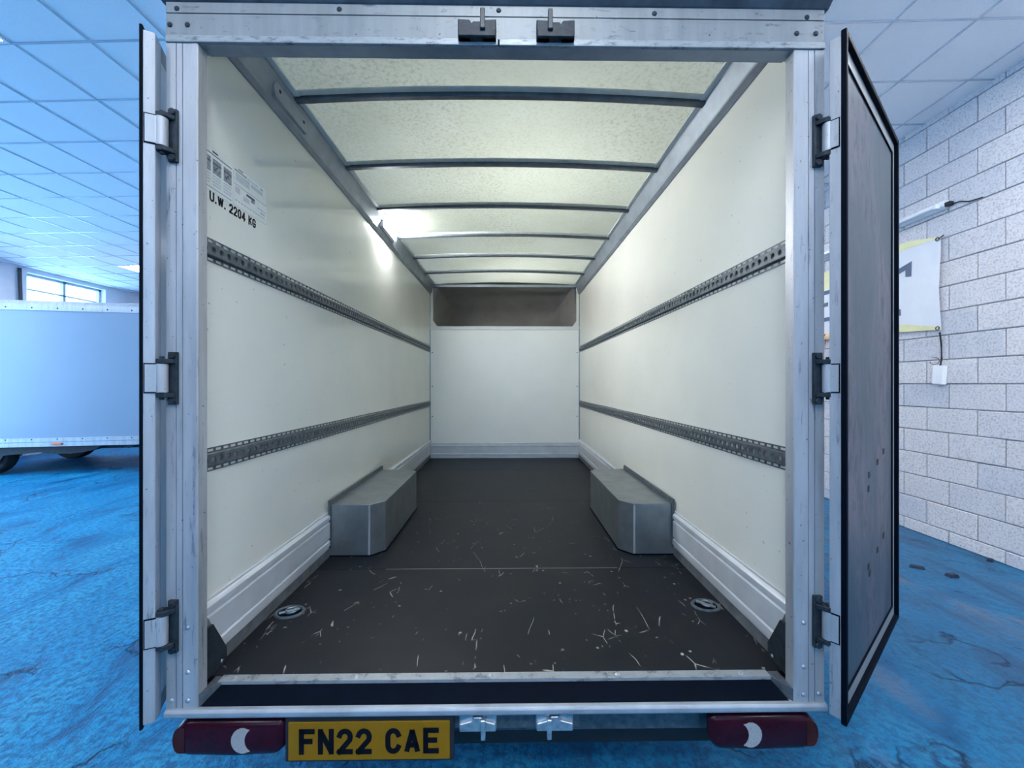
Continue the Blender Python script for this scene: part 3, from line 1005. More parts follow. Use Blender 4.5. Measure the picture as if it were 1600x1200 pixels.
# lining of the peak above the cab
mb = MB()
S, T = 24, 14
for j in range(T + 1):
    t = j / T
    y = YE + .04 + 1.0 * math.sin(t * math.pi / 2)
    zt_ = OZ + .585 * (math.cos(t * math.pi / 2) ** 0.62) if j < T else OZ + .002
    hw = .992 - .36 * t ** 2.2
    for i in range(S + 1):
        u = -1 + 2 * i / S
        e = max(0.0, 1 - abs(u) ** 22) ** 0.5
        crease = -.03 * math.exp(-((abs(u) - .36) / .05) ** 2) * (t > 0.05)
        mb.v.append(Vector((hw * u, y, OZ + (zt_ - OZ) * e + crease * t)))
for j in range(T):
    for i in range(S):
        a = j * (S + 1) + i
        mb.f.append((a, a + 1, a + S + 2, a + S + 1))
mb.build('peak_lining', 'peak', van, smooth=True)
box('peak_floor', 'peak', van, -.97, .97, YE + .04, YE + 1.08, OZ - .03, OZ)
# outer shell of the peak
mb = MB()
for j in range(T + 1):
    t = j / T
    y = YE + .0 + 1.20 * math.sin(t * math.pi / 2)
    zt_ = OZ - .08 + .76 * (math.cos(t * math.pi / 2) ** 0.50) if j < T else OZ - .06
    hw = 1.06 - .30 * t ** 2.2
    for i in range(S + 1):
        u = -1 + 2 * i / S
        e = max(0.0, 1 - abs(u) ** 30) ** 0.5
        mb.v.append(Vector((hw * u, y, OZ - .08 + (zt_ - OZ + .08) * e)))
for j in range(T):
    for i in range(S):
        a = j * (S + 1) + i
        mb.f.append((a, a + 1, a + S + 2, a + S + 1))
mb.build('peak_shell', 'white_paint', van, smooth=True)

# translucent roof sheet with its cross bows
def roof_z(x):
    return 2.842 - .030 * (x / .96) ** 2


mb = MB()
S = 20
for y in (YI - .01, YE + .03):
    for i in range(S + 1):
        x = -1.04 + 2.08 * i / S
        mb.v.append(Vector((x, y, roof_z(x))))
for i in range(S):
    mb.f.append((i, i + 1, S + 2 + i, S + 1 + i))
mb.build('roof_sheet', 'roof', van, smooth=True)
for k in range(6):
    y = 1.835 + .577 * k
    S = 16
    def strip(prof_yz, name, material, parent):
        mb = MB()
        n = len(prof_yz)
        for i in range(S + 1):
            x = -.958 + 1.916 * i / S
            for (dy, dz) in prof_yz:
                mb.v.append(Vector((x, y + dy, roof_z(x) + dz)))
        for i in range(S):
            for q in range(n):
                mb.f.append((i * n + q, i * n + (q + 1) % n, (i + 1) * n + (q + 1) % n, (i + 1) * n + q))
        mb.f.append(tuple(range(n)))
        mb.f.append(tuple(S * n + q for q in range(n)))
        return mb.build(name, material, parent)
    bw = strip([(0, -.002), (0, -.022), (.005, -.027), (.030, -.027), (.035, -.022), (.035, -.002)], 'roof_bow', 'bow', van)
    strip([(-.026, -.002), (-.026, -.006), (-.002, -.012), (.0, -.002)], 'bow_flange', 'bow_flange', bw)

# rear frame: posts, header, cap
for s in (-1, 1):
    pp = [(s * 1.052, YR), (s * 1.022, YR), (s * 1.022, YR + .004), (s * 1.0195, YR + .004), (s * 1.0195, YR), (s * 1.002, YR), (s * 1.002, YR + .004), (s * .9995, YR + .004), (s * .9995, YR),
          (s * .957, YR), (s * .954, YR + .003), (s * .954, YI - .005), (s * .999, YI - .005), (s * .999, YI), (s * 1.052, YI)]
    post = MB().prism(pp, 'z', .421, 2.56).build('rear_post', 'alu', van)
    for (x, z) in ((.985, .708), (.985, .566), (.985, .476), (1.035, .478), (.985, 1.32), (.985, 1.0)):
        if z in (1.32, 1.0):
            continue
        MB().dome((s * x, YR, z), '-y', .0075, .004).build('rivet', 'steel', post)
hd = MB()
hp = [(YR, 2.582), (YR - .006, 2.580), (YR - .008, 2.566), (YR - .004, 2.560), (YI + .005, 2.560), (YI + .005, 2.80), (YR + .002, 2.80), (YR + .002, 2.655), (YR + .0045, 2.655), (YR + .0045, 2.652), (YR, 2.652)]
hp_main = [(YR, 2.582), (YI + .005, 2.582), (YI + .005, 2.80), (YR - .001, 2.80), (YR - .001, 2.6555), (YR + .003, 2.6555), (YR + .003, 2.6525), (YR, 2.6525)]
header = MB().prism(hp_main, 'x', -1.052, 1.052).build('header', 'alu_header', van)
lipp = [(YR - .006, 2.560), (YI + .005, 2.560), (YI + .005, 2.582), (YR - .006, 2.582)]
MB().prism([(-1.052 + .0, 2.5605), (-.002, 2.5605), (-.002, 2.582), (-1.052, 2.582)], 'y', YR - .005, YI + .005).build('header_lip', 'lip', header, .002)
MB().prism([(.002, 2.5605), (1.052, 2.5605), (1.052, 2.582), (.002, 2.582)], 'y', YR - .005, YI + .005).build('header_lip', 'lip', header, .002)
box('header_soffit', 'alu_rail', header, -.95, .95, YR + .004, YI + .006, 2.5590, 2.5602)
for (x, z) in ((-1.040, 2.617), (-.985, 2.617), (.962, 2.612), (1.024, 2.612), (-1.018, 2.668), (-.507, 2.672), (.0, 2.674), (.50, 2.670), (.995, 2.664)):
    MB().dome((x, YR - .001, z), '-y', .0085, .004).build('rivet', 'steel_dark', header)
cap = MB().prism([(YR + .02, 2.688), (YR - .002, 2.688), (YR - .022, 2.704), (YR - .045, 2.735), (YR - .045, 2.87), (YI + .02, 2.89), (YI + .02, 2.80)], 'x', -1.066, 1.066)
cap.build('roof_cap', 'cap', van, .004)


# lock keepers on the header and on the lower beam
def keeper(name, x, y, z, up, flip, parent, material, pin):
    k = MB()
    k.box(x - .060, x + .060, y - .004, y + .004, z - .030, z + .030)
    for q in (-.047, .047):
        k.cyl((x + q, y - .010, z + .004), 'y', .012, .014, 6)
    for q in (-1, 1):
        k.prism([(x + q * .060, z - .030), (x + q * .018, z - .030), (x + q * .010, z + .006), (x + q * .024, z + .028), (x + q * .060, z + .030)], 'y', y - .018, y + .002)
    k.prism([(x - .058, z - .030), (x + .058, z - .030), (x + .058, z - .006), (x + .02, z + .004), (x + .012, z + .016), (x - .012, z + .016), (x - .02, z + .004), (x - .058, z - .006)], 'y', y - .026, y)
    o = k.build(name, material, parent, .002, 1)
    xp = x + flip * .018
    MB().prism([(xp - .008, z - up * .012), (xp + .008, z - up * .012), (xp + .007, z + up * .052), (xp - .007, z + up * .052)], 'y', y - .034, y - .018).build('locating_pin', pin, o, .002, 1)
    return o


keeper('lock_keeper', -.068, YR - .002, 2.600, 1, 1, header, 'steel_dark', 'chassis')
keeper('lock_keeper', .180, YR - .002, 2.600, 1, -1, header, 'steel_dark', 'chassis')

# sill: nosing strip, black tread slope, bottom bar
ns = box('floor_nosing', 'lip', van, -.93, .915, 1.324, 1.355, FZ - .012, FZ + .004, .001)
for x in (-.885, -.48, -.03, .40, .82):
    MB().dome((x, 1.338, FZ + .004), 'z', .009, .004).build('rivet', 'steel', ns)
MB().add([(-.956, 1.272, .448), (.946, 1.272, .448), (.912, 1.3255, FZ - .006), (-.922, 1.3255, FZ - .006),
          (-.956, 1.272, .430), (.946, 1.272, .430), (.912, 1.3255, FZ - .05), (-.922, 1.3255, FZ - .05)],
         [(0, 1, 2, 3), (4, 7, 6, 5), (0, 4, 5, 1), (1, 5, 6, 2), (2, 6, 7, 3), (3, 7, 4, 0)]).build('tread_slope', 'rubber', van)
for s in (-1, 1):
    MB().prism([(s * .957, 1.27), (s * .957, 1.36), (s * .915, 1.36), (s * .915, 1.328)], 'z', .44, FZ - .001).build('sill_corner', 'galv_rail', van)
sb = MB().prism([(YR - .008, .4262), (YR + .05, .4262), (YR + .05, .445), (YR + .002, .4525), (YR - .006, .4515), (YR - .0115, .444), (YR - .0115, .432)], 'x', -1.052, 1.056)
sill = sb.build('sill_bar', 'alu_dark', van, .002)

# lower rear beam with lock keepers
bm_ = box('lower_beam', 'galv_rail', van, -.16, .265, 1.300, 1.34, .352, .4255, .003)
keeper('lock_keeper', -.068, 1.298, .395, -1, 1, bm_, 'steel', 'steel')
keeper('lock_keeper', .180, 1.298, .395, -1, -1, bm_, 'steel', 'steel')
for x in (-.148, .252):
    MB().dome((x, 1.300, .405), '-y', .007, .004).build('rivet', 'steel', bm_)
box('underrun_beam', 'galv_rail', van, -1.0, 1.0, 1.345, 1.40, .305, .405, .004)
box('under_shade_pan', 'black', van, -.80, .80, 1.42, 2.30, .19, .385, .01)  # black pan added to stand in for the shade under the van
for s in (-1, 1):
    box('chassis_rail', 'chassis', van, *sorted((s * .38, s * .46)), 1.40, 5.6, .26, .40, .004)

# number plate
npy = 1.268
pl = MB().prism([(-.668, .284), (-.156, .284), (-.156, .405), (-.668, .405)], 'y', npy, npy + .005).build('number_plate', 'plate', van, .0015)
pl['label'] = 'yellow number plate reading FN22 CAE'
box('plate_mount', 'black', pl, -.680, -.144, npy + .004, npy + .03, .276, .424, .003)
tw, gap, th, sw = .050, .010, .081, .0158
xx = -.668 + (.512 - (7 * tw + 5 * gap + .033 + gap)) / 2
for ch in 'FN22 CAE':
    if ch == ' ':
        xx += .033 + gap - gap
        continue
    x_ = xx
    glyph_mesh(ch, tw, th, sw, lambda u, v_, t, x_=x_: (x_ + u, npy - .0004 - t, .304 + v_)).build('letter', 'ink', pl)
    xx += tw + gap


# tail lamps
def tail_lamp(s):
    # outline in (distance from van side, z); outer end full and round, inner end slimmer
    def outline(grow):
        pts = []
        for a in range(95, 275, 15):
            pts.append((.062 + (.062 + grow) * math.cos(R(a)), .351 + (.058 + grow) * math.sin(R(a)) * (1 if math.sin(R(a)) > 0 else 1.0)))
        pts.append((.20, .2895 - grow))
        for a in range(270, 365, 15):
            pts.append((.315 + (.045 + grow) * math.cos(R(a)), .345 + (.050 + grow) * math.sin(R(a))))
        for a in range(5, 95, 15):
            pts.append((.335 + (.025 + grow) * math.cos(R(a)), .385 + (.024 + grow) * math.sin(R(a))))
        return pts
    x0 = 1.040

    def P(d, y, z):
        return (s * (x0 - d), y, z)
    lay = [(-.004, 1.300), (0, 1.292), (-.003, 1.280), (-.010, 1.273), (-.022, 1.269)]
    mb = MB()
    n = len(outline(0))
    for g, y in lay:
        mb.v += [Vector(P(d, y, z)) for d, z in outline(g)]
    for k in range(len(lay) - 1):
        for i in range(n):
            mb.f.append((k * n + i, k * n + (i + 1) % n, (k + 1) * n + (i + 1) % n, (k + 1) * n + i))
    mb.f.append(tuple(range((len(lay) - 1) * n, len(lay) * n)))
    mb.f.append(tuple(range(n)))
    o = mb.build('tail_lamp', 'lens_red', van, smooth=True)
    o['label'] = 'dark red tail lamp with a pale crescent lens'
    # crescent reversing lens
    c = (.228, .349)
    outer = [(c[0] + .036 * math.cos(R(a)), c[1] + .040 * math.sin(R(a))) for a in range(60, 301, 20)]
    inn = [(c[0] + .058 + .052 * math.cos(R(a)), c[1] + .046 * math.sin(R(a))) for a in range(228, 131, -16)]
    cres = outer + inn
    MB().prism([(s * (x0 - d), z) for d, z in cres], 'y', 1.2675, 1.271).build('reversing_lens', 'lens_clear', o)
    # brown end section
    endp = [(.028 + .020 * math.cos(R(a)), .351 + .040 * math.sin(R(a))) for a in range(90, 271, 20)] + [(.046, .311), (.046, .391)]
    MB().prism([(s * (x0 - d), z) for d, z in endp], 'y', 1.2680, 1.272).build('marker_lens', 'lens_end', o)
    box('lamp_bracket', 'black', o, *sorted((s * .74, s * .98)), 1.298, 1.345, .33, .425)
    return o


for s in (-1, 1):
    tail_lamp(s)


# doors: local frame, u along the door from the hinge edge, t through the thickness (inner face at t=0, outer at t>0)
def door(s, near, phi):
    d = Vector((s * math.sin(phi), math.cos(phi), 0))
    n = Vector((-s * math.cos(phi), math.sin(phi), 0))     # towards the outer skin
    o = empty('rear_door', (near[0], near[1], .44))
    o.parent = van
    o.location = Vector((near[0], near[1], .44)) - Vector(VO)

    def W(u, t, z):
        p = Vector((near[0], near[1], 0)) + d * u + n * t
        return (p.x, p.y, z)

    def slab(name, material, parent, u0, u1, t0, t1, z0, z1, bev=0.0):
        return MB().add([W(u0, t0, z0), W(u1, t0, z0), W(u1, t1, z0), W(u0, t1, z0), W(u0, t0, z1), W(u1, t0, z1), W(u1, t1, z1), W(u0, t1, z1)],
                        [(0, 3, 2, 1), (4, 5, 6, 7), (0, 1, 5, 4), (1, 2, 6, 5), (2, 3, 7, 6), (3, 0, 4, 7)]).build(name, material, parent, bev)
    Wd, Z0, Z1, T_ = .907, .440, 2.560, .029
    slab('door_panel', 'door_panel', o, .05, Wd - .05, .004, T_ - .002, Z0 + .05, Z1 - .05)
    slab('outer_skin', 'white_paint', o, .012, Wd - .012, T_ - .003, T_, Z0 + .012, Z1 - .012)
    slab('frame_stile', 'alu', o, 0, .052, 0, T_ + .001, Z0, Z1, .002)
    slab('frame_stile', 'alu_header', o, Wd - .052, Wd, 0, T_ + .001, Z0, Z1, .002)
    slab('frame_rail', 'alu_header', o, .052, Wd - .052, 0, T_ + .001, Z1 - .052, Z1, .002)
    slab('frame_rail', 'alu_header', o, .052, Wd - .052, 0, T_ + .001, Z0, Z0 + .052, .002)
    sh = .014 if s > 0 else .008
    slab('door_seal', 'rubber', o, -.003, .016, -sh, .001, Z0 - .012, Z1 + .014, .003)
    slab('door_seal', 'rubber', o, Wd - .014, Wd + .010, -sh, .012, Z0 - .012, Z1 + .014, .003)
    slab('door_seal', 'rubber', o, .016, Wd - .014, -sh, .001, Z1 - .006, Z1 + .014, .003)
    slab('door_seal', 'rubber', o, .016, Wd - .014, -sh, .001, Z0 - .012, Z0 + .008, .003)
    # thin dark glazing line between frame and panel
    for a in ((.050, .054, Z0 + .05, Z1 - .05), (Wd - .054, Wd - .050, Z0 + .05, Z1 - .05), (.05, Wd - .05, Z1 - .055, Z1 - .050), (.05, Wd - .05, Z0 + .050, Z0 + .055)):
        slab('panel_bead', 'rubber', o, a[0], a[1], -.001, .006, a[2], a[3])
    if s > 0:
        # bolt holes where a handle was fixed
        for (u, z) in ((.40, 1.09), (.41, 1.14), (.56, 1.17), (.68, 1.20), (.40, .80), (.42, .77), (.56, .82), (.68, .85)):
            slab('bolt_hole', 'black', o, u - .014, u + .014, .002, .006, z - .012, z + .012, .004)
    # hinges
    for zc in (2.262, 1.498, .716):
        h = MB()
        xa, xb = sorted((s * 1.012, s * 1.040))
        h.box(xa, xb, YR - .010, YR + .001, zc - .083, zc + .083)
        for q in (-.072, .072):
            h.cyl((s * 1.024, YR - .012, zc + q), 'y', .011, .010, 8)
        for q in (-1, 1):
            h.prism([(s * 1.016, YR), (s * 1.050, YR), (s * 1.064, YR - .020), (s * 1.054, YR - .036), (s * 1.030, YR - .034), (s * 1.016, YR - .014)], 'z', *sorted((zc + q * .046, zc + q * .060)))
        h.cyl((s * 1.047, YR - .022, zc), 'z', .007, .135, 10)
        hb = h.build('hinge', 'steel_dark', van, .0015, 1)
        MB().cyl((s * 1.047, YR - .022, zc), 'z', .0165, .088, 18).build('hinge_barrel', 'alu', hb, smooth=True)
        p0 = Vector((s * 1.047, YR - .036, 0))
        e0, e1 = Vector(W(0, .030, 0)), Vector(W(0, .006, 0))
        ed = (e1 - e0).normalized()
        q0, q1 = e0 + ed * .0 - d * .004, e1 - d * .004
        st = MB()
        pts = [p0, q0, q1]
        vv = []
        for p in pts:
            for zz in (zc - .042, zc + .042):
                vv.append((p.x, p.y, zz))
        for p in pts:
            pp_ = p + d * .004
            for zz in (zc - .042, zc + .042):
                vv.append((pp_.x, pp_.y, zz))
        st.add(vv, [(0, 2, 3, 1), (2, 4, 5, 3), (6, 7, 9, 8), (8, 9, 11, 10), (0, 1, 7, 6), (4, 10, 11, 5), (0, 6, 8, 2), (2, 8, 10, 4), (1, 3, 9, 7), (3, 5, 11, 9)])
        st.build('hinge_strap', 'alu', hb)
        bk_ = MB()
        e2 = e1 + ed * .003
        e3 = e0 - ed * .002
        bk_.add([(p.x, p.y, zz) for zz in (zc - .046, zc + .046) for p in (e3, e2, e2 - d * .0025, e3 - d * .0025)],
                [(0, 3, 2, 1), (4, 5, 6, 7), (0, 1, 5, 4), (1, 2, 6, 5), (2, 3, 7, 6), (3, 0, 4, 7)])
        bk_.build('hinge_gasket', 'rubber', hb)
    return o


door(1, (1.067 - .0065, 1.205 + .009), R(52.2))['label'] = 'open right rear door with scuffed grey inner panel'
door(-1, (-1.082, 1.221), R(25.2))['label'] = 'left rear door folded back, seen edge on'

# capacity stickers and weight marking on the left wall
XW = -WX
stk = box('instruction_sticker', 'sticker', van, XW + .0002, XW + .0012, 1.30, 1.492, CAM_H + .668, CAM_H + .812)
stk2 = box('instruction_sticker', 'sticker', van, XW + .0002, XW + .0012, 1.500, 1.702, CAM_H + .676, CAM_H + .822)


def print_(parent, material, y0, y1, h0, h1):
    box('print_block', material, parent, XW + .0012, XW + .0018, y0, y1, CAM_H + h0, CAM_H + h1)


print_(stk, 'print_dark', 1.34, 1.488, .797, .800)
print_(stk, 'print_dark', 1.392, 1.418, .806, .8115)
for (y0, y1) in ((1.345, 1.383), (1.394, 1.434), (1.447, 1.487)):
    print_(stk, 'print_grey', y0, y1, .735, .786)
    box('print_block', 'print_dark', stk, XW + .0018, XW + .0022, y0, y1, CAM_H + .768, CAM_H + .773)
    for q in range(4):
        print_(stk, 'print_pale', y0, y1 - .004 * (q % 2), .724 - q * .010, .728 - q * .010)
for (yc, hc) in ((1.407, .752), (1.462, .752)):
    MB().prism([(yc - .010, CAM_H + hc), (yc - .004, CAM_H + hc - .008), (yc + .012, CAM_H + hc + .012), (yc + .008, CAM_H + hc + .014), (yc - .004, CAM_H + hc - .001), (yc - .008, CAM_H + hc + .005)], 'x', XW + .0022, XW + .0027).build('tick_mark', 'print_dark', stk)
print_(stk, 'print_grey', 1.36, 1.488, .680, .682)
print_(stk2, 'print_grey', 1.505, 1.572, .806, .811)
print_(stk2, 'print_grey', 1.525, 1.552, .8155, .8205)
print_(stk2, 'print_pale', 1.512, 1.59, .772, .800)
print_(stk2, 'print_pale', 1.578, 1.64, .806, .810)
print_(stk2, 'print_pale', 1.600, 1.672, .786, .798)
print_(stk2, 'print_grey', 1.66, 1.676, .806, .811)
print_(stk2, 'print_grey', 1.503, 1.70, .754, .7555)
print_(stk2, 'print_dark', 1.572, 1.622, .738, .747)
print_(stk2, 'print_grey', 1.600, 1.622, .726, .738)
print_(stk2, 'print_pale', 1.508, 1.535, .725, .748)
print_(stk2, 'print_pale', 1.555, 1.59, .712, .730)
print_(stk2, 'print_grey', 1.64, 1.70, .722, .7235)
print_(stk2, 'print_pale', 1.66, 1.69, .705, .714)
for q in range(11):
    print_(stk2, 'print_grey', 1.508 + q * .017, 1.518 + q * .017, .694, .6965)
mk = None
mk = empty('weight_marking', (XW, 1.5, CAM_H + .65))
mk.parent = van
mk.location = Vector((XW, 1.5, CAM_H + .65)) - Vector(VO)
mk['label'] = 'black lettering U.W. 2204 KG'
lay = [('U', .023), ('.', .011), ('W', .030), ('.', .012), (' ', .010), ('2', .021), ('2', .021), ('0', .021), ('4', .022), (' ', .013), ('K', .022), ('G', .022)]
yy = 1.379
for ch, w in lay:
    if ch != ' ':
        y_ = yy
        if ch == '.':
            mb = MB().box(XW + .0003, XW + .0010, y_ + .001, y_ + .0075, CAM_H + .6335, CAM_H + .640)
        else:
            mb = glyph_mesh(ch, w - .0008, .036, .0066, lambda u, v_, t, y_=y_: (XW + .0004 + t, y_ + u, CAM_H + .6325 + v_), .0006)
        mb.build('letter', 'ink', mk)
    yy += w + .0022

# running gear and cab (behind the load space)
def wheel(parent, x, y, r, w):
    t = MB().cyl((x, y, r), 'x', r, w, 32).build('wheel', 'tyre', parent, .03, 3, smooth=True)
    s = 1 if x > ORG[parent.name].x else -1
    MB().cyl((x + s * w * .42, y, r), 'x', r * .6, w * .2, 24, r * .5).build('wheel_rim', 'hub', t, .005, 1)
    return t


for s in (-1, 1):
    wheel(van, s * .86, 2.75, .33, .22)
    wheel(van, s * .88, 6.3, .33, .22)
box('axle', 'chassis', van, -.8, .8, 2.70, 2.80, .28, .36, .01)
cabp = [(5.36, .38), (7.25, .38), (7.32, .62), (7.25, .98), (6.65, 1.18), (6.02, 1.98), (5.75, 2.10), (5.36, 2.10)]
cab = MB().prism(cabp, 'x', -.98, .98).build('cab', 'white_paint', van, .06, 3, smooth=True)
MB().add([(-.82, 6.66, 1.21), (.82, 6.66, 1.21), (.76, 6.06, 1.97), (-.76, 6.06, 1.97), (-.82, 6.64, 1.19), (.82, 6.64, 1.19), (.76, 6.04, 1.95), (-.76, 6.04, 1.95)],
         [(0, 1, 2, 3), (4, 7, 6, 5), (0, 4, 5, 1), (1, 5, 6, 2), (2, 6, 7, 3), (3, 7, 4, 0)]).build('windscreen', 'dark_glass', cab)
for s in (-1, 1):
    MB().prism([(5.6, 1.25), (6.45, 1.25), (6.02, 1.90), (5.6, 1.95)], 'x', *sorted((s * .978, s * .986))).build('side_window', 'dark_glass', cab)
box('front_bumper', 'black', cab, -.95, .95, 7.22, 7.36, .30, .58, .03)

# ================================================================== SECOND VAN, parked across the back left
phi2 = R(11.4)
P0 = Vector((-8.20, 6.13, 0))
van2 = empty('parked_box_van', (0, 0, 0), P0, phi2)
tag(van2, 'blue-white box van parked side on behind the left rear door', 'van')
X0, X1, D2 = -1.05, 3.05, 2.05
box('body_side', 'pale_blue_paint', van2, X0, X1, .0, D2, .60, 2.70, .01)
tr_ = MB().prism([(-.012, 2.66), (-.016, 2.70), (-.014, 2.76), (.02, 2.815), (.08, 2.83), (.08, 2.66)], 'x', X0 - .01, X1 + .01).build('top_rail', 'alu', van2)
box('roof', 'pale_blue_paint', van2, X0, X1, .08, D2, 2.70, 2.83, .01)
br_ = MB().prism([(-.014, .475), (-.014, .545), (-.020, .552), (-.020, .612), (.02, .618), (.02, .475)], 'x', X0 - .01, X1 + .01).build('bottom_rail', 'alu', van2)
for k in range(12):
    MB().dome((-.95 + k * .345, -.016, 2.70), '-y', .012, .006).build('rivet', 'steel_dark', tr_)
    MB().dome((-.95 + k * .345, -.020, .592), '-y', .010, .006).build('rivet', 'steel_dark', br_)
ml = box('side_marker_lamp', 'lens_amber', van2, .70, .84, -.035, -.014, .495, .535, .008)
box('chassis_frame', 'chassis', van2, X0 + .2, X1 + 1.8, .6, .75, .34, .50, .01)
box('chassis_frame', 'chassis', van2, X0 + .2, X1 + 1.8, 1.3, 1.45, .34, .50, .01)
arch = [(-1.0, .478), (1.32, .478), (1.22, .40), (1.05, .355), (.85, .335), (.55, .345), (.45, .37), (-.05, .33), (-.12, .20), (-.9, .20)]
MB().prism(arch, 'y', .10, .32).build('side_guard', 'black', van2)
MB().prism([(1.63, .478), (1.85, .478), (1.72, .41)], 'y', .05, .25).build('mounting_foot', 'black', van2)


def wheel2(x, y, r, w):
    t = MB().cyl((x, y, r), 'y', r, w, 32).build('wheel', 'tyre', van2, .03, 3, smooth=True)
    MB().cyl((x, y - w * .42, r), 'y', r * .5, w * .2, 24, r * .6).build('wheel_rim', 'hub', t)


for (x, y) in ((-.36, .25), (-.36, 1.8), (3.95, .25), (3.95, 1.8)):
    wheel2(x, y, .33, .22)
cab2 = MB().prism([(X1 + .05, .38), (X1 + 1.9, .38), (X1 + 2.0, .65), (X1 + 1.9, 1.0), (X1 + 1.3, 1.2), (X1 + .7, 2.0), (X1 + .4, 2.1), (X1 + .05, 2.1)], 'y', .05, D2 - .05).build('cab', 'white_paint', van2, .05, 3, smooth=True)
MB().prism([(X1 + .25, 1.25), (X1 + 1.15, 1.25), (X1 + .7, 1.9), (X1 + .25, 1.95)], 'y', .042, .06).build('side_window', 'dark_glass', cab2)

# ================================================================== THINGS ON AND BY THE BLOCK WALL
# fluorescent batten
ft = empty('fluorescent_batten', (XR - .04, 4.5, 3.15))
tag(ft, 'white fluorescent batten fixed high on the block wall above the banner', 'light')
MB().prism([(XR - .004, 3.105), (XR - .03, 3.105), (XR - .06, 3.13), (XR - .06, 3.15), (XR - .03, 3.185), (XR - .004, 3.185)], 'y', 3.74, 5.30).build('housing', 'lamp_body', ft, .002)
MB().cyl((XR - .080, 4.52, 3.135), 'y', .014, 1.48, 14).build('tube', 'plastic_white', ft, smooth=True)
for y in (3.78, 5.26):
    box('lamp_holder', 'plastic_white', ft, XR - .095, XR - .05, y - .01, y + .01, 3.115, 3.16, .003)
box('end_cap', 'cable', ft, XR - .05, XR - .004, 3.695, 3.738, 3.115, 3.155, .006)
MB().tube([(XR - .012, 3.70, 3.13), (XR - .010, 3.64, 3.125), (XR - .009, 3.57, 3.09), (XR - .009, 3.47, 3.08)], .005).build('supply_cable', 'cable', ft)

# banner
ban = empty('banner', (XR - .02, 5.4, 1.99))
tag(ban, 'white banner with yellow edges tied to the block wall', 'banner')
NY, NZ = 40, 16
YA, YC = 3.79, 7.1


def ban_pt(a, b_):
    # a along the banner from the near end, b_ from bottom to top
    y = YA + (YC - YA) * a
    zb = 1.989 + .26 * a * (1 - a)
    zt2 = 2.863 + .072 * min(1, a / .1) - .02 * a
    z = zb + (zt2 - zb) * b_
    pull = math.sin(b_ * math.pi)
    if a < .1:
        y += .012 * pull * (1 - a / .1)
    x = XR - .018 - .014 * (math.sin((a * 9 + b_ * 2.2) * 2.0) * .5 + .5) * pull - .01 * math.exp(-((b_ - 1 + a * 6) / .10) ** 2)
    return Vector((x, y, z))


def ban_patch(name, material, a0, a1, b0, b1, nx, nz, lift, thick=.0015):
    mb = MB()
    for t in (0, 1):
        for j in range(nz + 1):
            for i in range(nx + 1):
                p = ban_pt(a0 + (a1 - a0) * i / nx, b0 + (b1 - b0) * j / nz)
                mb.v.append(p + Vector((-lift + t * thick, 0, 0)))
    n = (nx + 1) * (nz + 1)
    for j in range(nz):
        for i in range(nx):
            q = j * (nx + 1) + i
            mb.f.append((q, q + 1, q + nx + 2, q + nx + 1))
            mb.f.append((n + q, n + q + nx + 1, n + q + nx + 2, n + q + 1))
    rim = [i for i in range(nx + 1)] + [(j) * (nx + 1) + nx for j in range(1, nz + 1)] + [nz * (nx + 1) + i for i in range(nx - 1, -1, -1)] + [j * (nx + 1) for j in range(nz - 1, 0, -1)]
    for k in range(len(rim)):
        a, b_ = rim[k], rim[(k + 1) % len(rim)]
        mb.f.append((a, n + a, n + b_, b_))
    return mb.build(name, material, ban, smooth=True)


ban_patch('cloth', 'banner', 0, 1, 0, 1, NY, NZ, 0)
# yellow borders widen away from the tied corner
for (bA, bB, b2A, b2B) in ((1.0, .985, 1.0, .38), (0.0, .03, 0.0, .09)):
    mb = MB()
    for i in range(NY + 1):
        a = i / NY * .75
        t = a if bA == 1.0 else min(1, a / .12)
        mb.v += [ban_pt(a, bA) + Vector((-.0016, 0, 0)), ban_pt(a, bB + (b2B - bB) * t) + Vector((-.0016, 0, 0))]
    for i in range(NY):
        mb.f.append((2 * i, 2 * i + 2, 2 * i + 3, 2 * i + 1))
    mb.build('yellow_border', 'banner_yellow', ban)


def by(y):
    return (y - YA) / (YC - YA)


# printed fragments that show beside and behind the open door
def bpoly(pts, name='print_shape'):
    mb = MB()
    vv = []
    for (y, z) in pts:
        a = by(y)
        p0, p1 = ban_pt(a, 0), ban_pt(a, 1)
        b_ = (z - p0.z) / (p1.z - p0.z)
        vv.append(ban_pt(a, b_) + Vector((-.004, 0, 0)))
    n = len(vv)
    mb.add(vv + [p + Vector((.002, 0, 0)) for p in vv], [tuple(range(n)), tuple(range(2 * n - 1, n - 1, -1))] + [(i, (i + 1) % n, n + (i + 1) % n, n + i) for i in range(n)])
    mb.build(name, 'banner_ink', ban)


bpoly([(4.30, 2.65), (4.21, 2.678), (4.069, 2.718), (4.069, 2.564), (4.135, 2.575), (4.135, 2.645), (4.30, 2.595)])
bpoly([(4.30, 2.188), (4.175, 2.188), (4.175, 2.255), (4.30, 2.255)])
for (z, y0) in ((2.63, 5.08), (2.475, 5.147), (2.285, 5.08)):
    bpoly([(5.40, z), (y0, z), (y0, z + .05), (5.40, z + .05)])
for z in (2.005, 2.845):
    MB().torus((XR - .036, YA + .02, z), 'x', .016, .004, 16, 6).build('eyelet', 'steel_dark', ban)
MB().tube([(XR - .03, YA + .01, 2.85), (XR - .012, YA - .015, 2.872)], .005).build('tie', 'cable', ban)
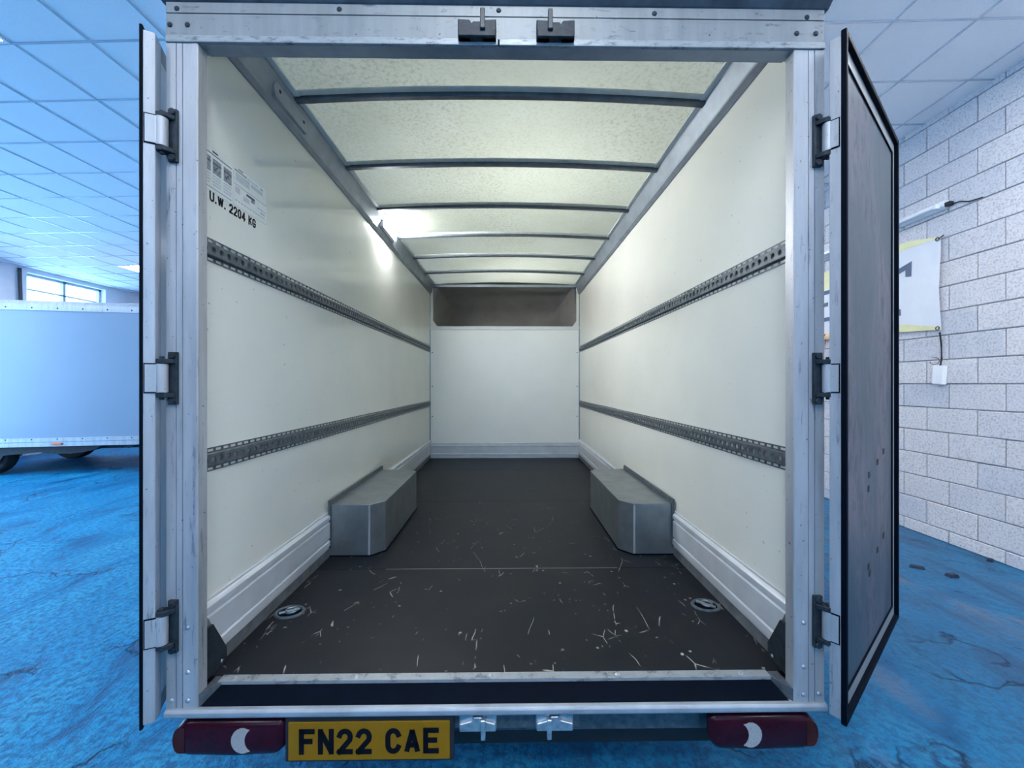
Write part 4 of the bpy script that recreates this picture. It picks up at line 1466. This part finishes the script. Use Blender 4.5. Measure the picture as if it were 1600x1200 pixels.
# red ribbon below the banner
rb = MB()
rp = [(5.26, 2.10), (5.12, 2.12), (5.18, 2.05), (5.27, 1.92), (5.24, 1.91), (5.31, 2.02)]
rb.add([(XR - .075 - .004 * (k % 2), y, z) for k, (y, z) in enumerate(rp)] + [(XR - .068 - .004 * (k % 2), y, z) for k, (y, z) in enumerate(rp)],
       [(0, 1, 2), (0, 2, 5), (5, 2, 4), (5, 4, 3), (6, 8, 7), (6, 11, 8), (11, 10, 8), (11, 9, 10), (0, 6, 7, 1), (1, 7, 8, 2), (2, 8, 10, 4), (4, 10, 9, 3), (3, 9, 11, 5), (5, 11, 6, 0)])
tag(rb.build('ribbon', 'ribbon'), 'red ribbon hanging below the banner between van post and door', 'ribbon')

# hanging white box on its cable
hbx = empty('hanging_socket_box', (XR - .03, 3.79, 1.47))
tag(hbx, 'small white box hanging on a black cable below the banner corner', 'box')
MB().prism([(3.753, 1.474), (3.848, 1.480), (3.837, 1.656), (3.742, 1.652)], 'x', XR - .055, XR - .008).build('case', 'plastic_white', hbx, .008, 2)
MB().tube([(XR - .03, 3.79, 1.652), (XR - .02, 3.788, 1.72), (XR - .018, 3.792, 1.85), (XR - .03, 3.795, 1.965)], .007).build('cable', 'cable', hbx)
MB().tube([(XR - .012, 3.86 + .045 * math.cos(q * .7 + 1.2), 1.70 + .035 * math.sin(q * .7 + 1.2)) for q in range(8)], .0025, 6).build('wire_loop', 'cable', hbx)

# rubble on the floor near the wall
for (x, y, z, w, l, rz, lb) in ((3.324, 3.107, .012, .085, .05, .1, 'flat dark piece of rubble on the blue floor near the block wall'),
                            (3.20, 3.25, .010, .10, .04, -.5, 'small dark chip of rubble between door and flat piece'),
                            (3.93, 3.38, .012, .05, .035, .5, 'small dark lump at the foot of the block wall')):
    c, s_ = math.cos(rz), math.sin(rz)
    base = [(-w / 2, -l / 2), (w / 2 * .9, -l / 2 * 1.1), (w / 2 * 1.1, l / 2 * .8), (-w / 2 * .8, l / 2)]
    mb = MB().add([(x + a * c - b_ * s_, y + a * s_ + b_ * c, 0.0005) for a, b_ in base] + [(x + .8 * (a * c - b_ * s_), y + .8 * (a * s_ + b_ * c), z * 2) for a, b_ in base],
                  [(0, 3, 2, 1), (4, 5, 6, 7), (0, 1, 5, 4), (1, 2, 6, 5), (2, 3, 7, 6), (3, 0, 4, 7)])
    tag(mb.build('rubble_piece', 'debris', None, .003, 1), lb, 'rubble')

# pipe and cabinet on the far left wall beside the window
tag(MB().tube([(XL + .05, 7.90, .02), (XL + .05, 7.90, 2.6), (XL + .06, 7.90, 3.2), (XL + .05, 7.89, 3.84)], .03, 10).build('wall_pipe', 'chassis'), 'dark vertical pipe on the left wall beside the bright window', 'pipe')
wc = box('wall_cabinet', 'plaster', None, XL + .001, XL + .22, 9.74, 10.12, 1.9, 3.45, .01)
tag(wc, 'pale wall cabinet right of the bright window', 'cabinet')
box('cabinet_door', 'lamp_body', wc, XL + .22, XL + .235, 9.76, 10.10, 1.93, 3.42, .004)
